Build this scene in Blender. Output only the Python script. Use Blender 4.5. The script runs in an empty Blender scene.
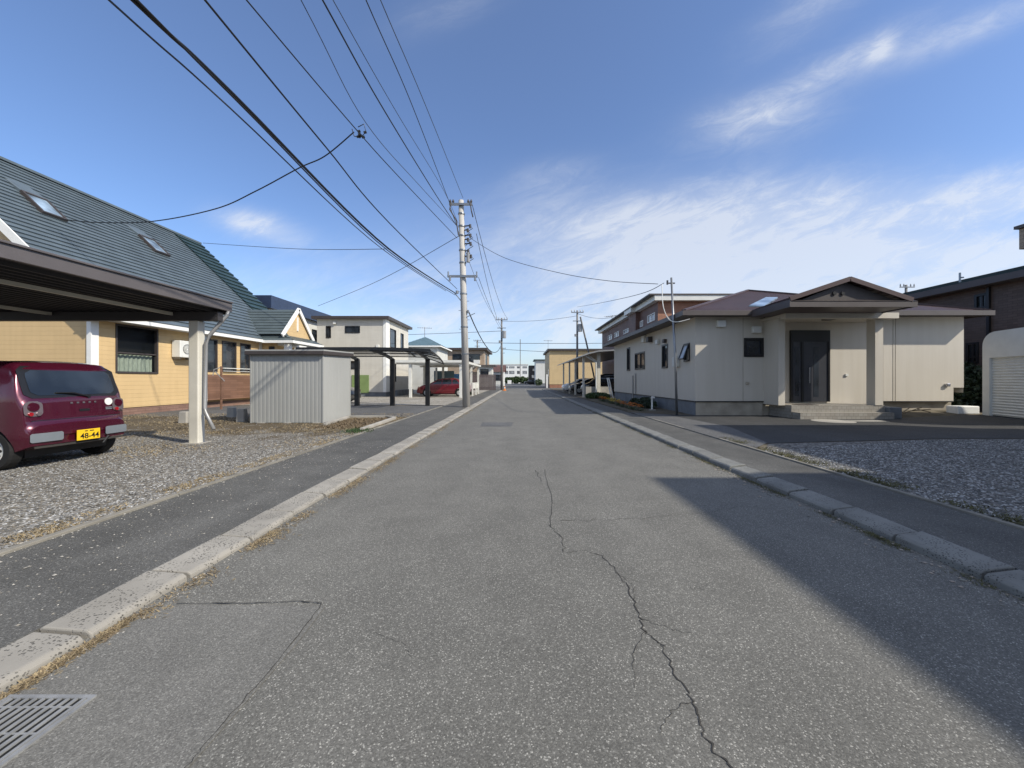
import bpy, math, random
import numpy as np
from mathutils import Vector, Matrix
random.seed(7); rng = np.random.default_rng(7)
S = bpy.context.scene; COL = S.collection
V = Vector
H0 = 1.35; F = 390.0; VU = 520.0; VV = 380.0     # eye height, focal length and vanishing point used when surveying the street
def at(u, v, Y): return V(((u-VU)/F*Y, Y, H0+(VV-v)/F*Y))

# ------------------------------------------------------------------ materials
def lin(c):
    return tuple((x/12.92 if x <= .04045 else ((x+.055)/1.055)**2.4) for x in [q/255 for q in c])
def newmat(name):
    m = bpy.data.materials.new(name); m.use_nodes = True
    nt = m.node_tree; b = nt.nodes['Principled BSDF']; return m, nt, b
def N(nt, t, **k):
    n = nt.nodes.new(t)
    for a, b in k.items():
        if hasattr(n, a): setattr(n, a, b)
        else: n.inputs[a].default_value = b
    return n
def coords(nt, kind='Object', scale=(1,1,1)):
    tc = N(nt, 'ShaderNodeTexCoord'); mp = N(nt, 'ShaderNodeMapping'); mp.inputs['Scale'].default_value = scale
    nt.links.new(tc.outputs[kind], mp.inputs['Vector']); return mp.outputs['Vector']
def ramp(nt, src, pts):
    r = N(nt, 'ShaderNodeValToRGB'); e = r.color_ramp.elements
    while len(e) < len(pts): e.new(.5)
    for el, (p, c) in zip(e, pts): el.position = p; el.color = (*c, 1) if len(c) == 3 else c
    nt.links.new(src, r.inputs['Fac']); return r.outputs['Color']
def mixc(nt, fac, a, b, mode='MIX'):
    m = N(nt, 'ShaderNodeMix', data_type='RGBA', blend_type=mode)
    for s, x in ((m.inputs[0], fac), (m.inputs[6], a), (m.inputs[7], b)):
        if isinstance(x, (int, float)): s.default_value = x
        elif isinstance(x, tuple): s.default_value = (*x, 1) if len(x) == 3 else x
        else: nt.links.new(x, s)
    return m.outputs[2]
def mth(nt, op, a, b=0.0, c=0.0):
    m = N(nt, 'ShaderNodeMath', operation=op)
    for s, x in zip(m.inputs, (a, b, c)):
        if isinstance(x, (int, float)): s.default_value = x
        else: nt.links.new(x, s)
    return m.outputs[0]
def bump(nt, b, h, strength=.3, dist=.01):
    n = N(nt, 'ShaderNodeBump'); n.inputs['Strength'].default_value = strength; n.inputs['Distance'].default_value = dist
    nt.links.new(h, n.inputs['Height']); nt.links.new(n.outputs[0], b.inputs['Normal'])
def plain(name, srgb, rough=.6, var=.12, nscale=3, metal=0, spec=.5, fine=40, bmp=.15, stretch=(1,1,1), coat=0):
    """painted or raw surface with large stains and fine grain"""
    m, nt, b = newmat(name); c = lin(srgb); v = coords(nt, 'Object', stretch)
    n1 = N(nt, 'ShaderNodeTexNoise'); n1.inputs['Scale'].default_value = nscale; n1.inputs['Detail'].default_value = 5
    n2 = N(nt, 'ShaderNodeTexNoise'); n2.inputs['Scale'].default_value = fine; n2.inputs['Detail'].default_value = 3
    nt.links.new(v, n1.inputs['Vector']); nt.links.new(v, n2.inputs['Vector'])
    lo = tuple(x*(1-var) for x in c); hi = tuple(min(1, x*(1+var)) for x in c)
    a = ramp(nt, n1.outputs['Fac'], [(.3, lo), (.7, hi)])
    d = ramp(nt, n2.outputs['Fac'], [(.3, (1-var*.5,)*3), (.7, (1, 1, 1))])
    nt.links.new(mixc(nt, 1.0, a, d, 'MULTIPLY'), b.inputs['Base Color'])
    b.inputs['Roughness'].default_value = rough; b.inputs['Metallic'].default_value = metal
    b.inputs['Specular IOR Level'].default_value = spec
    if coat: b.inputs['Coat Weight'].default_value = coat; b.inputs['Coat Roughness'].default_value = .04
    if bmp: bump(nt, b, n2.outputs['Fac'], bmp, .004)
    return m
def siding(name, srgb, axis='z', pitch=.15, var=.06, rough=.6, depth=.006, brick=None, wood=False, panel=None):
    """cladding: grooves run along the wall, one every `pitch` metres, as relief"""
    m, nt, b = newmat(name); c = lin(srgb); v = coords(nt)
    sp = N(nt, 'ShaderNodeSeparateXYZ'); nt.links.new(v, sp.inputs[0])
    s = sp.outputs['Z'] if axis == 'z' else mth(nt, 'ADD', sp.outputs['X'], sp.outputs['Y'])
    fr = mth(nt, 'FRACT', mth(nt, 'DIVIDE', s, pitch))
    cell = mth(nt, 'FLOOR', mth(nt, 'DIVIDE', s, pitch))
    g = mth(nt, 'SMOOTHSTEP' if False else 'LESS_THAN', fr, .09)
    n1 = N(nt, 'ShaderNodeTexNoise'); n1.inputs['Scale'].default_value = 1.3; n1.inputs['Detail'].default_value = 6
    nt.links.new(v, n1.inputs['Vector'])
    n2 = N(nt, 'ShaderNodeTexNoise'); n2.inputs['Scale'].default_value = 30
    nt.links.new(v, n2.inputs['Vector'])
    wn = N(nt, 'ShaderNodeTexWhiteNoise', noise_dimensions='1D'); nt.links.new(cell, wn.inputs['W'])
    k = var
    col = ramp(nt, n1.outputs['Fac'], [(.3, tuple(x*(1-k) for x in c)), (.7, tuple(min(1, x*(1+k)) for x in c))])
    col = mixc(nt, 1.0, col, ramp(nt, wn.outputs['Value'], [(0, (1-k*.8,)*3), (1, (1, 1, 1))]), 'MULTIPLY')
    rs_ = N(nt, 'ShaderNodeTexNoise'); rs_.inputs['Scale'].default_value = 1; rs_.inputs['Detail'].default_value = 5
    nt.links.new(coords(nt, 'Object', (5, 5, .35)), rs_.inputs['Vector'])
    col = mixc(nt, 1.0, col, ramp(nt, rs_.outputs['Fac'], [(.36, (.955, .95, .94)), (.6, (1, 1, 1))]), 'MULTIPLY')
    h = mth(nt, 'SUBTRACT', 1.0, g)
    if wood or brick:
        br = N(nt, 'ShaderNodeTexBrick'); cv = N(nt, 'ShaderNodeCombineXYZ')
        nt.links.new(mth(nt, 'ADD', sp.outputs['X'], sp.outputs['Y']), cv.inputs[0]); nt.links.new(sp.outputs['Z'], cv.inputs[1])
        nt.links.new(cv.outputs[0], br.inputs['Vector']); br.inputs['Scale'].default_value = 1
        bw, bh, dk = brick or (.6, .12, .7)
        br.inputs['Brick Width'].default_value = bw; br.inputs['Row Height'].default_value = bh
        br.inputs['Mortar Size'].default_value = .006; br.inputs['Color1'].default_value = (1, 1, 1, 1)
        br.inputs['Color2'].default_value = (dk, dk*.97, dk*.95, 1); br.inputs['Mortar'].default_value = (.62, .6, .58, 1)
        col = mixc(nt, 1.0, col, br.outputs['Color'], 'MULTIPLY')
        h = mth(nt, 'SUBTRACT', 1.0, br.outputs['Fac'])
    nt.links.new(col, b.inputs['Base Color'])
    hh = mth(nt, 'ADD', h, mth(nt, 'MULTIPLY', n2.outputs['Fac'], .15))
    bump(nt, b, hh, .8, depth)
    b.inputs['Roughness'].default_value = rough
    return m
def gravelmat(name, cols, scale=26, dirt=None):
    m, nt, b = newmat(name); v = coords(nt)
    vo = N(nt, 'ShaderNodeTexVoronoi'); vo.inputs['Scale'].default_value = scale; nt.links.new(v, vo.inputs['Vector'])
    sp = N(nt, 'ShaderNodeSeparateColor'); nt.links.new(vo.outputs['Color'], sp.inputs[0])
    col = ramp(nt, sp.outputs[0], [(i/(len(cols)-1), lin(c)) for i, c in enumerate(cols)])
    n1 = N(nt, 'ShaderNodeTexNoise'); n1.inputs['Scale'].default_value = .55; n1.inputs['Detail'].default_value = 7; n1.inputs['Roughness'].default_value = .65
    nt.links.new(v, n1.inputs['Vector'])
    col = mixc(nt, 1.0, col, ramp(nt, n1.outputs['Fac'], [(.3, (.72, .7, .68)), (.7, (1, 1, 1))]), 'MULTIPLY')
    if dirt:
        dc, lo, hi = dirt
        n3 = N(nt, 'ShaderNodeTexNoise'); n3.inputs['Scale'].default_value = 1.1; n3.inputs['Detail'].default_value = 8
        nt.links.new(v, n3.inputs['Vector'])
        n4 = N(nt, 'ShaderNodeTexNoise'); n4.inputs['Scale'].default_value = 22; n4.inputs['Detail'].default_value = 5
        nt.links.new(v, n4.inputs['Vector'])
        d1 = ramp(nt, n4.outputs['Fac'], [(.3, tuple(x*.5 for x in lin(dc))), (.7, lin(dc))])
        sx = N(nt, 'ShaderNodeSeparateXYZ'); nt.links.new(v, sx.inputs[0])
        f = mth(nt, 'ADD', n3.outputs['Fac'], mth(nt, 'MULTIPLY', mth(nt, 'SUBTRACT', sx.outputs['Y'], lo), hi))
        col = mixc(nt, ramp(nt, f, [(.48, (0, 0, 0)), (.62, (1, 1, 1))]), col, d1)
    nt.links.new(col, b.inputs['Base Color']); b.inputs['Roughness'].default_value = .9
    b.inputs['Specular IOR Level'].default_value = .2
    inv = mth(nt, 'SUBTRACT', 1.0, vo.outputs['Distance']); bump(nt, b, inv, 1.0, .02)
    return m
def asphalt(name, base, speck=.5, speckpos=.86, scale=85, tint=(1, 1, 1), rough=.82, mott=.14):
    m, nt, b = newmat(name); v = coords(nt)
    vo = N(nt, 'ShaderNodeTexVoronoi'); vo.inputs['Scale'].default_value = scale; nt.links.new(v, vo.inputs['Vector'])
    sp = N(nt, 'ShaderNodeSeparateColor'); nt.links.new(vo.outputs['Color'], sp.inputs[0])
    t = lambda x: tuple(min(1, x*q) for q in tint)
    col = ramp(nt, sp.outputs[0], [(0, t(base*.66)), (.45, t(base*.92)), (speckpos-.1, t(base*1.15)), (speckpos, t(base*1.5)), (1, t(speck))])
    big = N(nt, 'ShaderNodeTexNoise'); big.inputs['Scale'].default_value = .35; big.inputs['Detail'].default_value = 8; big.inputs['Roughness'].default_value = .6
    mv = coords(nt, 'Object', (1, .45, 1)); nt.links.new(mv, big.inputs['Vector'])
    col = mixc(nt, 1.0, col, ramp(nt, big.outputs['Fac'], [(.3, (1-mott*1.6,)*3), (.7, (1+mott*.2,)*3)]), 'MULTIPLY')
    st = N(nt, 'ShaderNodeTexNoise'); st.inputs['Scale'].default_value = 2.2; st.inputs['Detail'].default_value = 6
    nt.links.new(v, st.inputs['Vector'])
    col = mixc(nt, 1.0, col, ramp(nt, st.outputs['Fac'], [(.35, (1-mott,)*3), (.6, (1, 1, 1))]), 'MULTIPLY')
    tr = N(nt, 'ShaderNodeTexNoise'); tr.inputs['Scale'].default_value = 1.6; tr.inputs['Detail'].default_value = 3; tv = coords(nt, 'Object', (1, .04, 1)); nt.links.new(tv, tr.inputs['Vector'])
    col = mixc(nt, 1.0, col, ramp(nt, tr.outputs['Fac'], [(.35, (1-mott*.8,)*3), (.65, (1, 1, 1))]), 'MULTIPLY')
    nt.links.new(col, b.inputs['Base Color']); b.inputs['Roughness'].default_value = rough
    b.inputs['Specular IOR Level'].default_value = .35
    bump(nt, b, mth(nt, 'SUBTRACT', 1.0, vo.outputs['Distance']), .3, .003)
    return m

M = {}
M['road'] = asphalt('asphalt worn', .158, .44, .925, 185, (1.04, 1.01, .91), mott=.12)
M['patch'] = asphalt('asphalt patch smooth', .172, .30, .95, 200, (1.05, 1.02, .93), .78)
M['walk'] = asphalt('asphalt sidewalk', .120, .32, .95, 170, (1.03, 1.01, .94), mott=.2)
M['drive'] = asphalt('asphalt driveway dark', .055, .16, .95, 90)
M['drive2'] = asphalt('asphalt driveway aged', .12, .3, .94, 80)
M['crack'] = plain('crack black', (54, 52, 49), .95, bmp=0)
M['kerb'] = None
def kerbmat(cc=(148, 144, 136)):
    m, nt, b = newmat('kerb concrete'); v = coords(nt)
    c = lin(cc)
    n1 = N(nt, 'ShaderNodeTexNoise'); n1.inputs['Scale'].default_value = 2.2; n1.inputs['Detail'].default_value = 7; nt.links.new(v, n1.inputs['Vector'])
    n2 = N(nt, 'ShaderNodeTexVoronoi'); n2.inputs['Scale'].default_value = 62; nt.links.new(v, n2.inputs['Vector'])
    n3 = N(nt, 'ShaderNodeTexNoise'); n3.inputs['Scale'].default_value = 9; n3.inputs['Detail'].default_value = 4; nt.links.new(v, n3.inputs['Vector'])
    col = ramp(nt, n1.outputs['Fac'], [(.3, tuple(x*.72 for x in c)), (.68, tuple(x*1.08 for x in c))])
    pit = mth(nt, 'MULTIPLY', ramp(nt, n2.outputs['Distance'], [(.26, (1, 1, 1)), (.36, (0, 0, 0))]), ramp(nt, n3.outputs['Fac'], [(.40, (0, 0, 0)), (.56, (1, 1, 1))]))
    col = mixc(nt, pit, col, tuple(x*.3 for x in c)); nt.links.new(col, b.inputs['Base Color'])
    b.inputs['Roughness'].default_value = .85; bump(nt, b, mth(nt, 'SUBTRACT', n1.outputs['Fac'], pit), .6, .006); return m
M['kerb'] = kerbmat(); M['kerb_old_shaded'] = kerbmat((124, 124, 120))  # right kerb: weathered grey, with its shade also put into the darker colour
M['strip'] = plain('edging concrete weathered', (128, 124, 115), .9, .25, 3, bmp=.4)
M['concrete'] = plain('concrete', (160, 156, 148), .85, .2, 2)
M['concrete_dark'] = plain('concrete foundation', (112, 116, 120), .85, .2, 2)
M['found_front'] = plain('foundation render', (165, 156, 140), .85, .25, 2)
M['yard'] = gravelmat('yard gravel and dead grass', [(62, 60, 56), (120, 116, 108), (150, 146, 138), (96, 92, 84), (192, 188, 180)], 30, ((104, 93, 76), 9.0, .11))
M['gravelR'] = gravelmat('gravel grey', [(60, 60, 60), (112, 110, 106), (140, 138, 134), (92, 90, 88), (170, 168, 164)], 28)
M['backyard'] = gravelmat('pale gravel lot', [(110, 107, 100), (150, 146, 138), (170, 166, 158), (130, 126, 118), (186, 182, 174)], 16)
M['earth'] = plain('bare earth', (92, 84, 68), .95, .3, 3, bmp=.6)
M['yellow'] = siding('yellow lap siding', (202, 174, 128), 'z', .155, .04)
M['brickfound'] = siding('pinkish brick foundation', (140, 112, 100), 'z', .1, .12, brick=(.3, .1, .8))
M['white'] = plain('white paint', (226, 226, 222), .5, .05)
M['whitemetal'] = plain('white metal', (214, 214, 208), .4, .06)
M['roofgrey'] = plain('roof tile grey green', (88, 99, 106), .42, .14, 1.6, spec=.5, fine=25)
M['roofgreen'] = plain('roof tile dark green', (48, 66, 68), .4, .16, 2, fine=25)
M['roofporch'] = plain('roof tile grey teal', (78, 88, 90), .42, .14, 2, fine=25)
M['roofbrown'] = plain('roof sheet brown', (72, 55, 54), .45, .14, 2)
M['fasciabrown'] = plain('fascia grey brown', (78, 71, 69), .5, .08)
M['navy'] = plain('navy metal roof edge', (44, 58, 84), .4, .1)
M['cream'] = siding('cream wall siding', (196, 189, 176), 'x', .455, .008, depth=.0006)
M['beige'] = siding('beige siding', (196, 192, 182), 'z', .2, .05, depth=.004)
M['tan'] = siding('tan siding', (196, 172, 130), 'z', .24, .05)
M['tan2'] = siding('tan brick siding', (166, 148, 128), 'z', .15, .08, brick=(.45, .15, .85))
M['offwhite'] = siding('off white siding', (206, 206, 200), 'z', .2, .05, depth=.003)
M['brickbrown'] = siding('brown brick cladding', (110, 82, 74), 'z', .12, .12, brick=(.4, .12, .8))
M['brickorange'] = siding('orange brown cladding', (158, 112, 88), 'z', .12, .12, brick=(.4, .12, .85))  # on the brown house: front cladding with sunlight put into its tone
M['brickdark'] = siding('dark brown cladding', (98, 84, 76), 'z', .1, .1, brick=(.3, .1, .75))
M['wood'] = siding('brown wood board', (128, 96, 78), 'z', .11, .14, wood=True, brick=(.9, .11, .72))
M['fencewood'] = siding('dark fence board', (88, 78, 78), 'x', .12, .15)
M['shed'] = plain('shed grey sheet', (156, 157, 154), .45, .07, 1.2, stretch=(1, 1, .3))
M['shedtrim'] = plain('shed roof trim', (66, 60, 58), .5, .1)
M['black'] = plain('black metal', (26, 26, 28), .4, .1)
M['carport'] = plain('carport bronze', (92, 87, 87), .4, .08)
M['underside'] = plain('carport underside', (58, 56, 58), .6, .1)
M['postbeige'] = plain('carport post beige', (204, 200, 188), .45, .08)
M['greymetal'] = plain('grey metal', (150, 150, 150), .4, .1, metal=.3)
M['galv'] = plain('galvanised steel', (140, 142, 144), .35, .12, metal=.7)
M['pole'] = plain('pole concrete', (176, 173, 168), .85, .14, 1.2, stretch=(1, 1, .5))
M['polefar'] = plain('pole concrete grey', (120, 118, 116), .85, .14, 1.2)
M['wire'] = plain('wire black', (22, 22, 24), .5, 0, bmp=0)
M['wiregrey'] = plain('wire grey', (60, 66, 78), .5, 0, bmp=0)
M['porcelain'] = plain('insulator', (70, 66, 64), .3, .1)
M['tyre'] = plain('tyre rubber', (24, 24, 25), .85, .15, 20)
M['rim'] = plain('wheel rim', (200, 200, 196), .35, .08)
M['plate'] = plain('yellow plate', (232, 190, 30), .5, .04, bmp=0)
M['ink'] = plain('plate ink', (20, 20, 18), .6, 0, bmp=0)
M['chrome'] = plain('chrome', (200, 200, 202), .15, .03, metal=.9, bmp=0)
M['bumper'] = plain('bumper grey', (112, 118, 124), .35, .06)
M['curtain'] = plain('lace curtain', (176, 190, 172), .8, .25, 5, stretch=(1, 6, 1))
M['tile'] = siding('porch tile', (150, 146, 138), 'x', .15, .06, brick=(.15, .1, .85))
M['greendoor'] = plain('green door', (118, 138, 88), .5, .06)
M['tealroof'] = plain('teal roof', (98, 122, 132), .45, .12)
M['shutter'] = siding('white shutter slats', (196, 196, 196), 'z', .085, .03, depth=.012)
M['leaf'] = plain('leaf green', (52, 74, 34), .6, .35, 6)
M['leafdark'] = plain('leaf dark green', (40, 56, 34), .6, .35, 6)
M['flowerorange'] = plain('orange petal', (214, 126, 44), .6, .2)
M['floweryellow'] = plain('yellow petal', (222, 196, 60), .6, .2)
M['drygrass'] = plain('dry grass', (146, 130, 100), .8, .3, 8)
M['deadleaf'] = plain('dead leaf', (112, 96, 74), .8, .3, 8)
M['moss'] = plain('kerb moss', (84, 82, 50), .9, .35, 8)
M['blue'] = plain('blue tarp', (96, 146, 196), .5, .1)
M['grate'] = plain('steel grate', (146, 147, 147), .45, .2, 14, metal=.2)
M['grass'] = plain('short grass', (78, 90, 48), .9, .3, 6, bmp=.6)
def glassmat(name, base=(.018, .022, .028), rough=.05, spec=.7):
    m, nt, b = newmat(name); v = coords(nt)
    n = N(nt, 'ShaderNodeTexNoise'); n.inputs['Scale'].default_value = 1.4; nt.links.new(v, n.inputs['Vector'])
    nt.links.new(ramp(nt, n.outputs['Fac'], [(.35, tuple(x*.6 for x in base)), (.7, tuple(x*2.2 for x in base))]), b.inputs['Base Color'])
    b.inputs['Roughness'].default_value = rough; b.inputs['Specular IOR Level'].default_value = spec
    bump(nt, b, n.outputs['Fac'], .05, .02); return m
M['glass'] = glassmat('window glass')
M['glasslight'] = glassmat('window glass over pale blind', (.20, .21, .22), .1)
M['carglass'] = glassmat('car glass', (.02, .026, .034), .06)
M['skyglass'] = glassmat('roof window glass', (.16, .21, .26), .05, 1.0)  # pale blue base colour carries a painted sky reflection
def clear_glass():
    m, nt, b = newmat('clear window glass')
    b.inputs['Base Color'].default_value = (.02, .025, .03, 1); b.inputs['Roughness'].default_value = .04
    b.inputs['Alpha'].default_value = .3
    return m
M['clear'] = clear_glass()
def paint(name, srgb, metal=.25):
    m, nt, b = newmat(name); c = lin(srgb); b.inputs['Base Color'].default_value = (*c, 1)
    v = coords(nt); n = N(nt, 'ShaderNodeTexNoise'); n.inputs['Scale'].default_value = 9; n.inputs['Detail'].default_value = 6; nt.links.new(v, n.inputs['Vector'])
    nt.links.new(ramp(nt, n.outputs['Fac'], [(.3, tuple(x*.96 for x in c)), (.75, c)]), b.inputs['Base Color'])
    nt.links.new(ramp(nt, n.outputs['Fac'], [(.3, (.24,)*3), (.7, (.28,)*3)]), b.inputs['Roughness'])
    b.inputs['Metallic'].default_value = metal; b.inputs['Coat Weight'].default_value = 1; b.inputs['Coat Roughness'].default_value = .05
    return m
M['maroon'] = paint('maroon car paint', (80, 20, 42), .4)
M['redpaint'] = paint('red car paint', (112, 20, 34), .2)
M['blackpaint'] = paint('black car paint', (14, 15, 18), .1)
M['whitepaint'] = paint('white car paint', (220, 222, 224), .0)
M['lampred'] = paint('tail lamp red', (150, 20, 30), 0)
M['lampclear'] = paint('lamp lens clear', (138, 126, 130), .6)

# ------------------------------------------------------------------ object helpers
WO = {}
def wo(o): return WO.get(o.name, V((0, 0, 0)))
def thing(name, label, cat, loc=(0, 0, 0), rotz=0, group=None):
    o = bpy.data.objects.new(name, None); COL.objects.link(o); o.empty_display_size = .3
    o.location = loc; o.rotation_euler = (0, 0, rotz); o['label'] = label; o['category'] = cat
    if group: o['group'] = group
    WO[o.name] = V(loc); return o
class MB:
    def __init__(s): s.v = []; s.f = []
    def add(s, vs, fs):
        k = len(s.v); s.v += [V(p) for p in vs]; s.f += [tuple(i+k for i in f) for f in fs]
    def quad(s, *p): s.add(p, [tuple(range(len(p)))])
    def box(s, x0, x1, y0, y1, z0, z1):
        if x0 > x1: x0, x1 = x1, x0
        if y0 > y1: y0, y1 = y1, y0
        if z0 > z1: z0, z1 = z1, z0
        s.add([(x, y, z) for z in (z0, z1) for y in (y0, y1) for x in (x0, x1)],
              [(0, 2, 3, 1), (4, 5, 7, 6), (0, 1, 5, 4), (2, 6, 7, 3), (0, 4, 6, 2), (1, 3, 7, 5)])
    def hexa(s, p):   # 8 points: bottom 4 (ccw) then top 4
        s.add(p, [(3, 2, 1, 0), (4, 5, 6, 7), (0, 1, 5, 4), (1, 2, 6, 5), (2, 3, 7, 6), (3, 0, 4, 7)])
    def obox(s, o, ud, n, a0, a1, z0, z1, d0, d1):
        o = V(o); ud = V(ud); n = V(n); z = V((0, 0, 1))
        P = lambda a, d, h: o + ud*a + n*d + z*h
        if ud.cross(n).z < 0: d0, d1 = d1, d0
        s.hexa([P(a0, d0, z0), P(a1, d0, z0), P(a1, d1, z0), P(a0, d1, z0), P(a0, d0, z1), P(a1, d0, z1), P(a1, d1, z1), P(a0, d1, z1)])
    def bar(s, a, b, w, h=None, up=(0, 0, 1)):
        a = V(a); b = V(b); h = h or w; d = (b-a).normalized(); up = V(up)
        if abs(d.dot(up)) > .98: up = V((0, 1, 0))
        r = d.cross(up).normalized()*w/2; u = r.cross(d).normalized()*h/2
        s.hexa([a-r-u, a+r-u, b+r-u, b-r-u, a-r+u, a+r+u, b+r+u, b-r+u])
    def tube(s, pts, r, n=8, cap=True):
        pts = [V(p) for p in pts]; rs = r if isinstance(r, (list, tuple)) else [r]*len(pts); k = len(s.v); prev = None
        for i, p in enumerate(pts):
            d = (pts[min(i+1, len(pts)-1)]-pts[max(i-1, 0)]).normalized()
            a = V((0, 0, 1)) if abs(d.z) < .9 else V((0, 1, 0))
            x = d.cross(a).normalized(); y = x.cross(d).normalized()
            if prev and x.dot(prev) < 0: x = -x; y = -y
            prev = x
            for j in range(n):
                t = 2*math.pi*j/n; s.v.append(p + x*math.cos(t)*rs[i] + y*math.sin(t)*rs[i])
        for i in range(len(pts)-1):
            for j in range(n):
                a = k+i*n+j; b = k+i*n+(j+1) % n; s.f.append((a, b, b+n, a+n))
        if cap:
            s.f.append(tuple(k+j for j in range(n))[::-1]); e = k+(len(pts)-1)*n; s.f.append(tuple(e+j for j in range(n)))
    def wall(s, o, ud, n, L, z0, z1, holes=(), depth=.08):
        """wall sheet with openings (a0,a1,z0,z1) and their reveals"""
        o = V(o); ud = V(ud); n = V(n); Z = V((0, 0, 1))
        A = sorted({0, L, *[h[0] for h in holes], *[h[1] for h in holes]}); B = sorted({z0, z1, *[h[2] for h in holes], *[h[3] for h in holes]})
        P = lambda a, z, d=0: o + ud*a + Z*z + n*d
        for a0, a1 in zip(A, A[1:]):
            for b0, b1 in zip(B, B[1:]):
                ca, cb = (a0+a1)/2, (b0+b1)/2
                if any(h[0] < ca < h[1] and h[2] < cb < h[3] for h in holes): continue
                s.quad(P(a0, b0), P(a1, b0), P(a1, b1), P(a0, b1))
        for h in holes:
            a0, a1, b0, b1 = h
            for (p, q) in (((a0, b0), (a1, b0)), ((a1, b0), (a1, b1)), ((a1, b1), (a0, b1)), ((a0, b1), (a0, b0))):
                s.quad(P(*p), P(*q), P(*q, -depth), P(*p, -depth))
    def slope(s, e0, e1, r0, r1, n=20, step=.018, thick=.0):
        """stepped roof surface between eave e0-e1 and ridge r0-r1"""
        e0, e1, r0, r1 = map(V, (e0, e1, r0, r1))
        nn = (e1-e0).cross((r0+r1)/2-(e0+e1)/2).normalized()
        if nn.z < 0: nn = -nn
        for i in range(n):
            t0, t1 = i/n, (i+1)/n
            a, b = e0.lerp(r0, t0), e1.lerp(r1, t0); c, d = e1.lerp(r1, t1), e0.lerp(r0, t1)
            s.quad(a+nn*step, b+nn*step, c, d); s.quad(a, b, b+nn*step, a+nn*step)
        if thick:
            t = V((0, 0, -thick)); s.quad(e0+t, e1+t, r1+t, r0+t); s.quad(e0, e0+t, r0+t, r0); s.quad(e1, r1, r1+t, e1+t); s.quad(e0, e1, e1+t, e0+t)
    def build(s, name, mat, parent=None, label=None, local=False, smooth=False, bevel=0, kind=None, cat=None, group=None, weld=False):
        off = V((0, 0, 0)) if (local or parent is None) else wo(parent)
        me = bpy.data.meshes.new(name)
        me.from_pydata([tuple(p-off) for p in s.v], [], s.f); me.update()
        if mat: me.materials.append(M[mat] if isinstance(mat, str) else mat)
        o = bpy.data.objects.new(name, me); COL.objects.link(o)
        if parent: o.parent = parent; WO[o.name] = off
        if weld:
            import bmesh
            bm = bmesh.new(); bm.from_mesh(me); bmesh.ops.remove_doubles(bm, verts=bm.verts, dist=1e-5); bmesh.ops.recalc_face_normals(bm, faces=bm.faces); bm.to_mesh(me); bm.free()
        if smooth: me.polygons.foreach_set('use_smooth', [True]*len(me.polygons))
        if bevel:
            md = o.modifiers.new('bevel', 'BEVEL'); md.width = bevel; md.segments = 2; md.limit_method = 'ANGLE'
        if label: o['label'] = label
        if cat: o['category'] = cat
        if group: o['group'] = group
        if kind: o['kind'] = kind
        return o
def bx(name, mat, parent, *b, **k):
    m = MB(); m.box(*b); return m.build(name, mat, parent, **k)
def one(name, mb, mat, label, cat, group=None, base=None, **k):
    """a top-level thing that is one mesh; origin moved to its base"""
    if base is None:
        xs = [p.x for p in mb.v]; ys = [p.y for p in mb.v]; zs = [p.z for p in mb.v]
        base = V(((min(xs)+max(xs))/2, (min(ys)+max(ys))/2, min(zs)))
    base = V(base)
    for i, p in enumerate(mb.v): mb.v[i] = p-base
    o = mb.build(name, mat, None, label=label, cat=cat, group=group, **k); o.location = base; WO[o.name] = base; return o
def dup(root, loc, label, rotz=None, group=None):
    r = root.copy(); COL.objects.link(r); r.location = loc; r['label'] = label
    if rotz is not None: r.rotation_euler = (0, 0, rotz)
    if group: r['group'] = group
    def rec(src, dst):
        for ch in list(src.children):
            c = ch.copy(); COL.objects.link(c); c.parent = dst; rec(ch, c)
    rec(root, r); return r
def window(parent, o, ud, n, hole, frame='black', glass='glass', fw=.045, mull=(), rows=(), depth=.08, sill=True, name='window', label=None):
    a0, a1, z0, z1 = hole; f = MB(); d0, d1 = -depth+.01, .022
    f.obox(o, ud, n, a0, a0+fw, z0, z1, d0, d1); f.obox(o, ud, n, a1-fw, a1, z0, z1, d0, d1)
    f.obox(o, ud, n, a0+fw, a1-fw, z1-fw, z1, d0, d1); f.obox(o, ud, n, a0+fw, a1-fw, z0, z0+fw, d0, d1+(.02 if sill else 0))
    for t in mull:
        c = a0+(a1-a0)*t; f.obox(o, ud, n, c-fw*.45, c+fw*.45, z0+fw, z1-fw, -depth+.02, -.01)
    for t in rows:
        c = z0+(z1-z0)*t; f.obox(o, ud, n, a0+fw, a1-fw, c-fw*.4, c+fw*.4, -depth+.02, -.012)
    w = f.build(name, frame, parent, label=label)
    g = MB(); P = lambda a, z: V(o)+V(ud)*a+V((0, 0, z))+V(n)*(-depth+.03)
    g.quad(P(a0+fw, z0+fw), P(a1-fw, z0+fw), P(a1-fw, z1-fw), P(a0+fw, z1-fw)); g.build('pane', glass, w)
    return w

# ------------------------------------------------------------------ world, sun, camera
EL = math.atan2(.9, math.hypot(1, .52)); sd = V((1, -.52, .9)).normalized()
w = bpy.data.worlds.new('World'); S.world = w; w.use_nodes = True; nt = w.node_tree
bg = nt.nodes['Background']
sky = nt.nodes.new('ShaderNodeTexSky'); sky.sky_type = 'NISHITA'; sky.sun_disc = False
sky.sun_elevation = EL; sky.sun_rotation = math.atan2(sd.x, sd.y); sky.air_density = 1.0; sky.dust_density = .8; sky.ozone_density = 2.5
tc = N(nt, 'ShaderNodeTexCoord'); sp = N(nt, 'ShaderNodeSeparateXYZ'); nt.links.new(tc.outputs['Generated'], sp.inputs[0])
yy = mth(nt, 'MAXIMUM', sp.outputs['Y'], .02)
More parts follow.
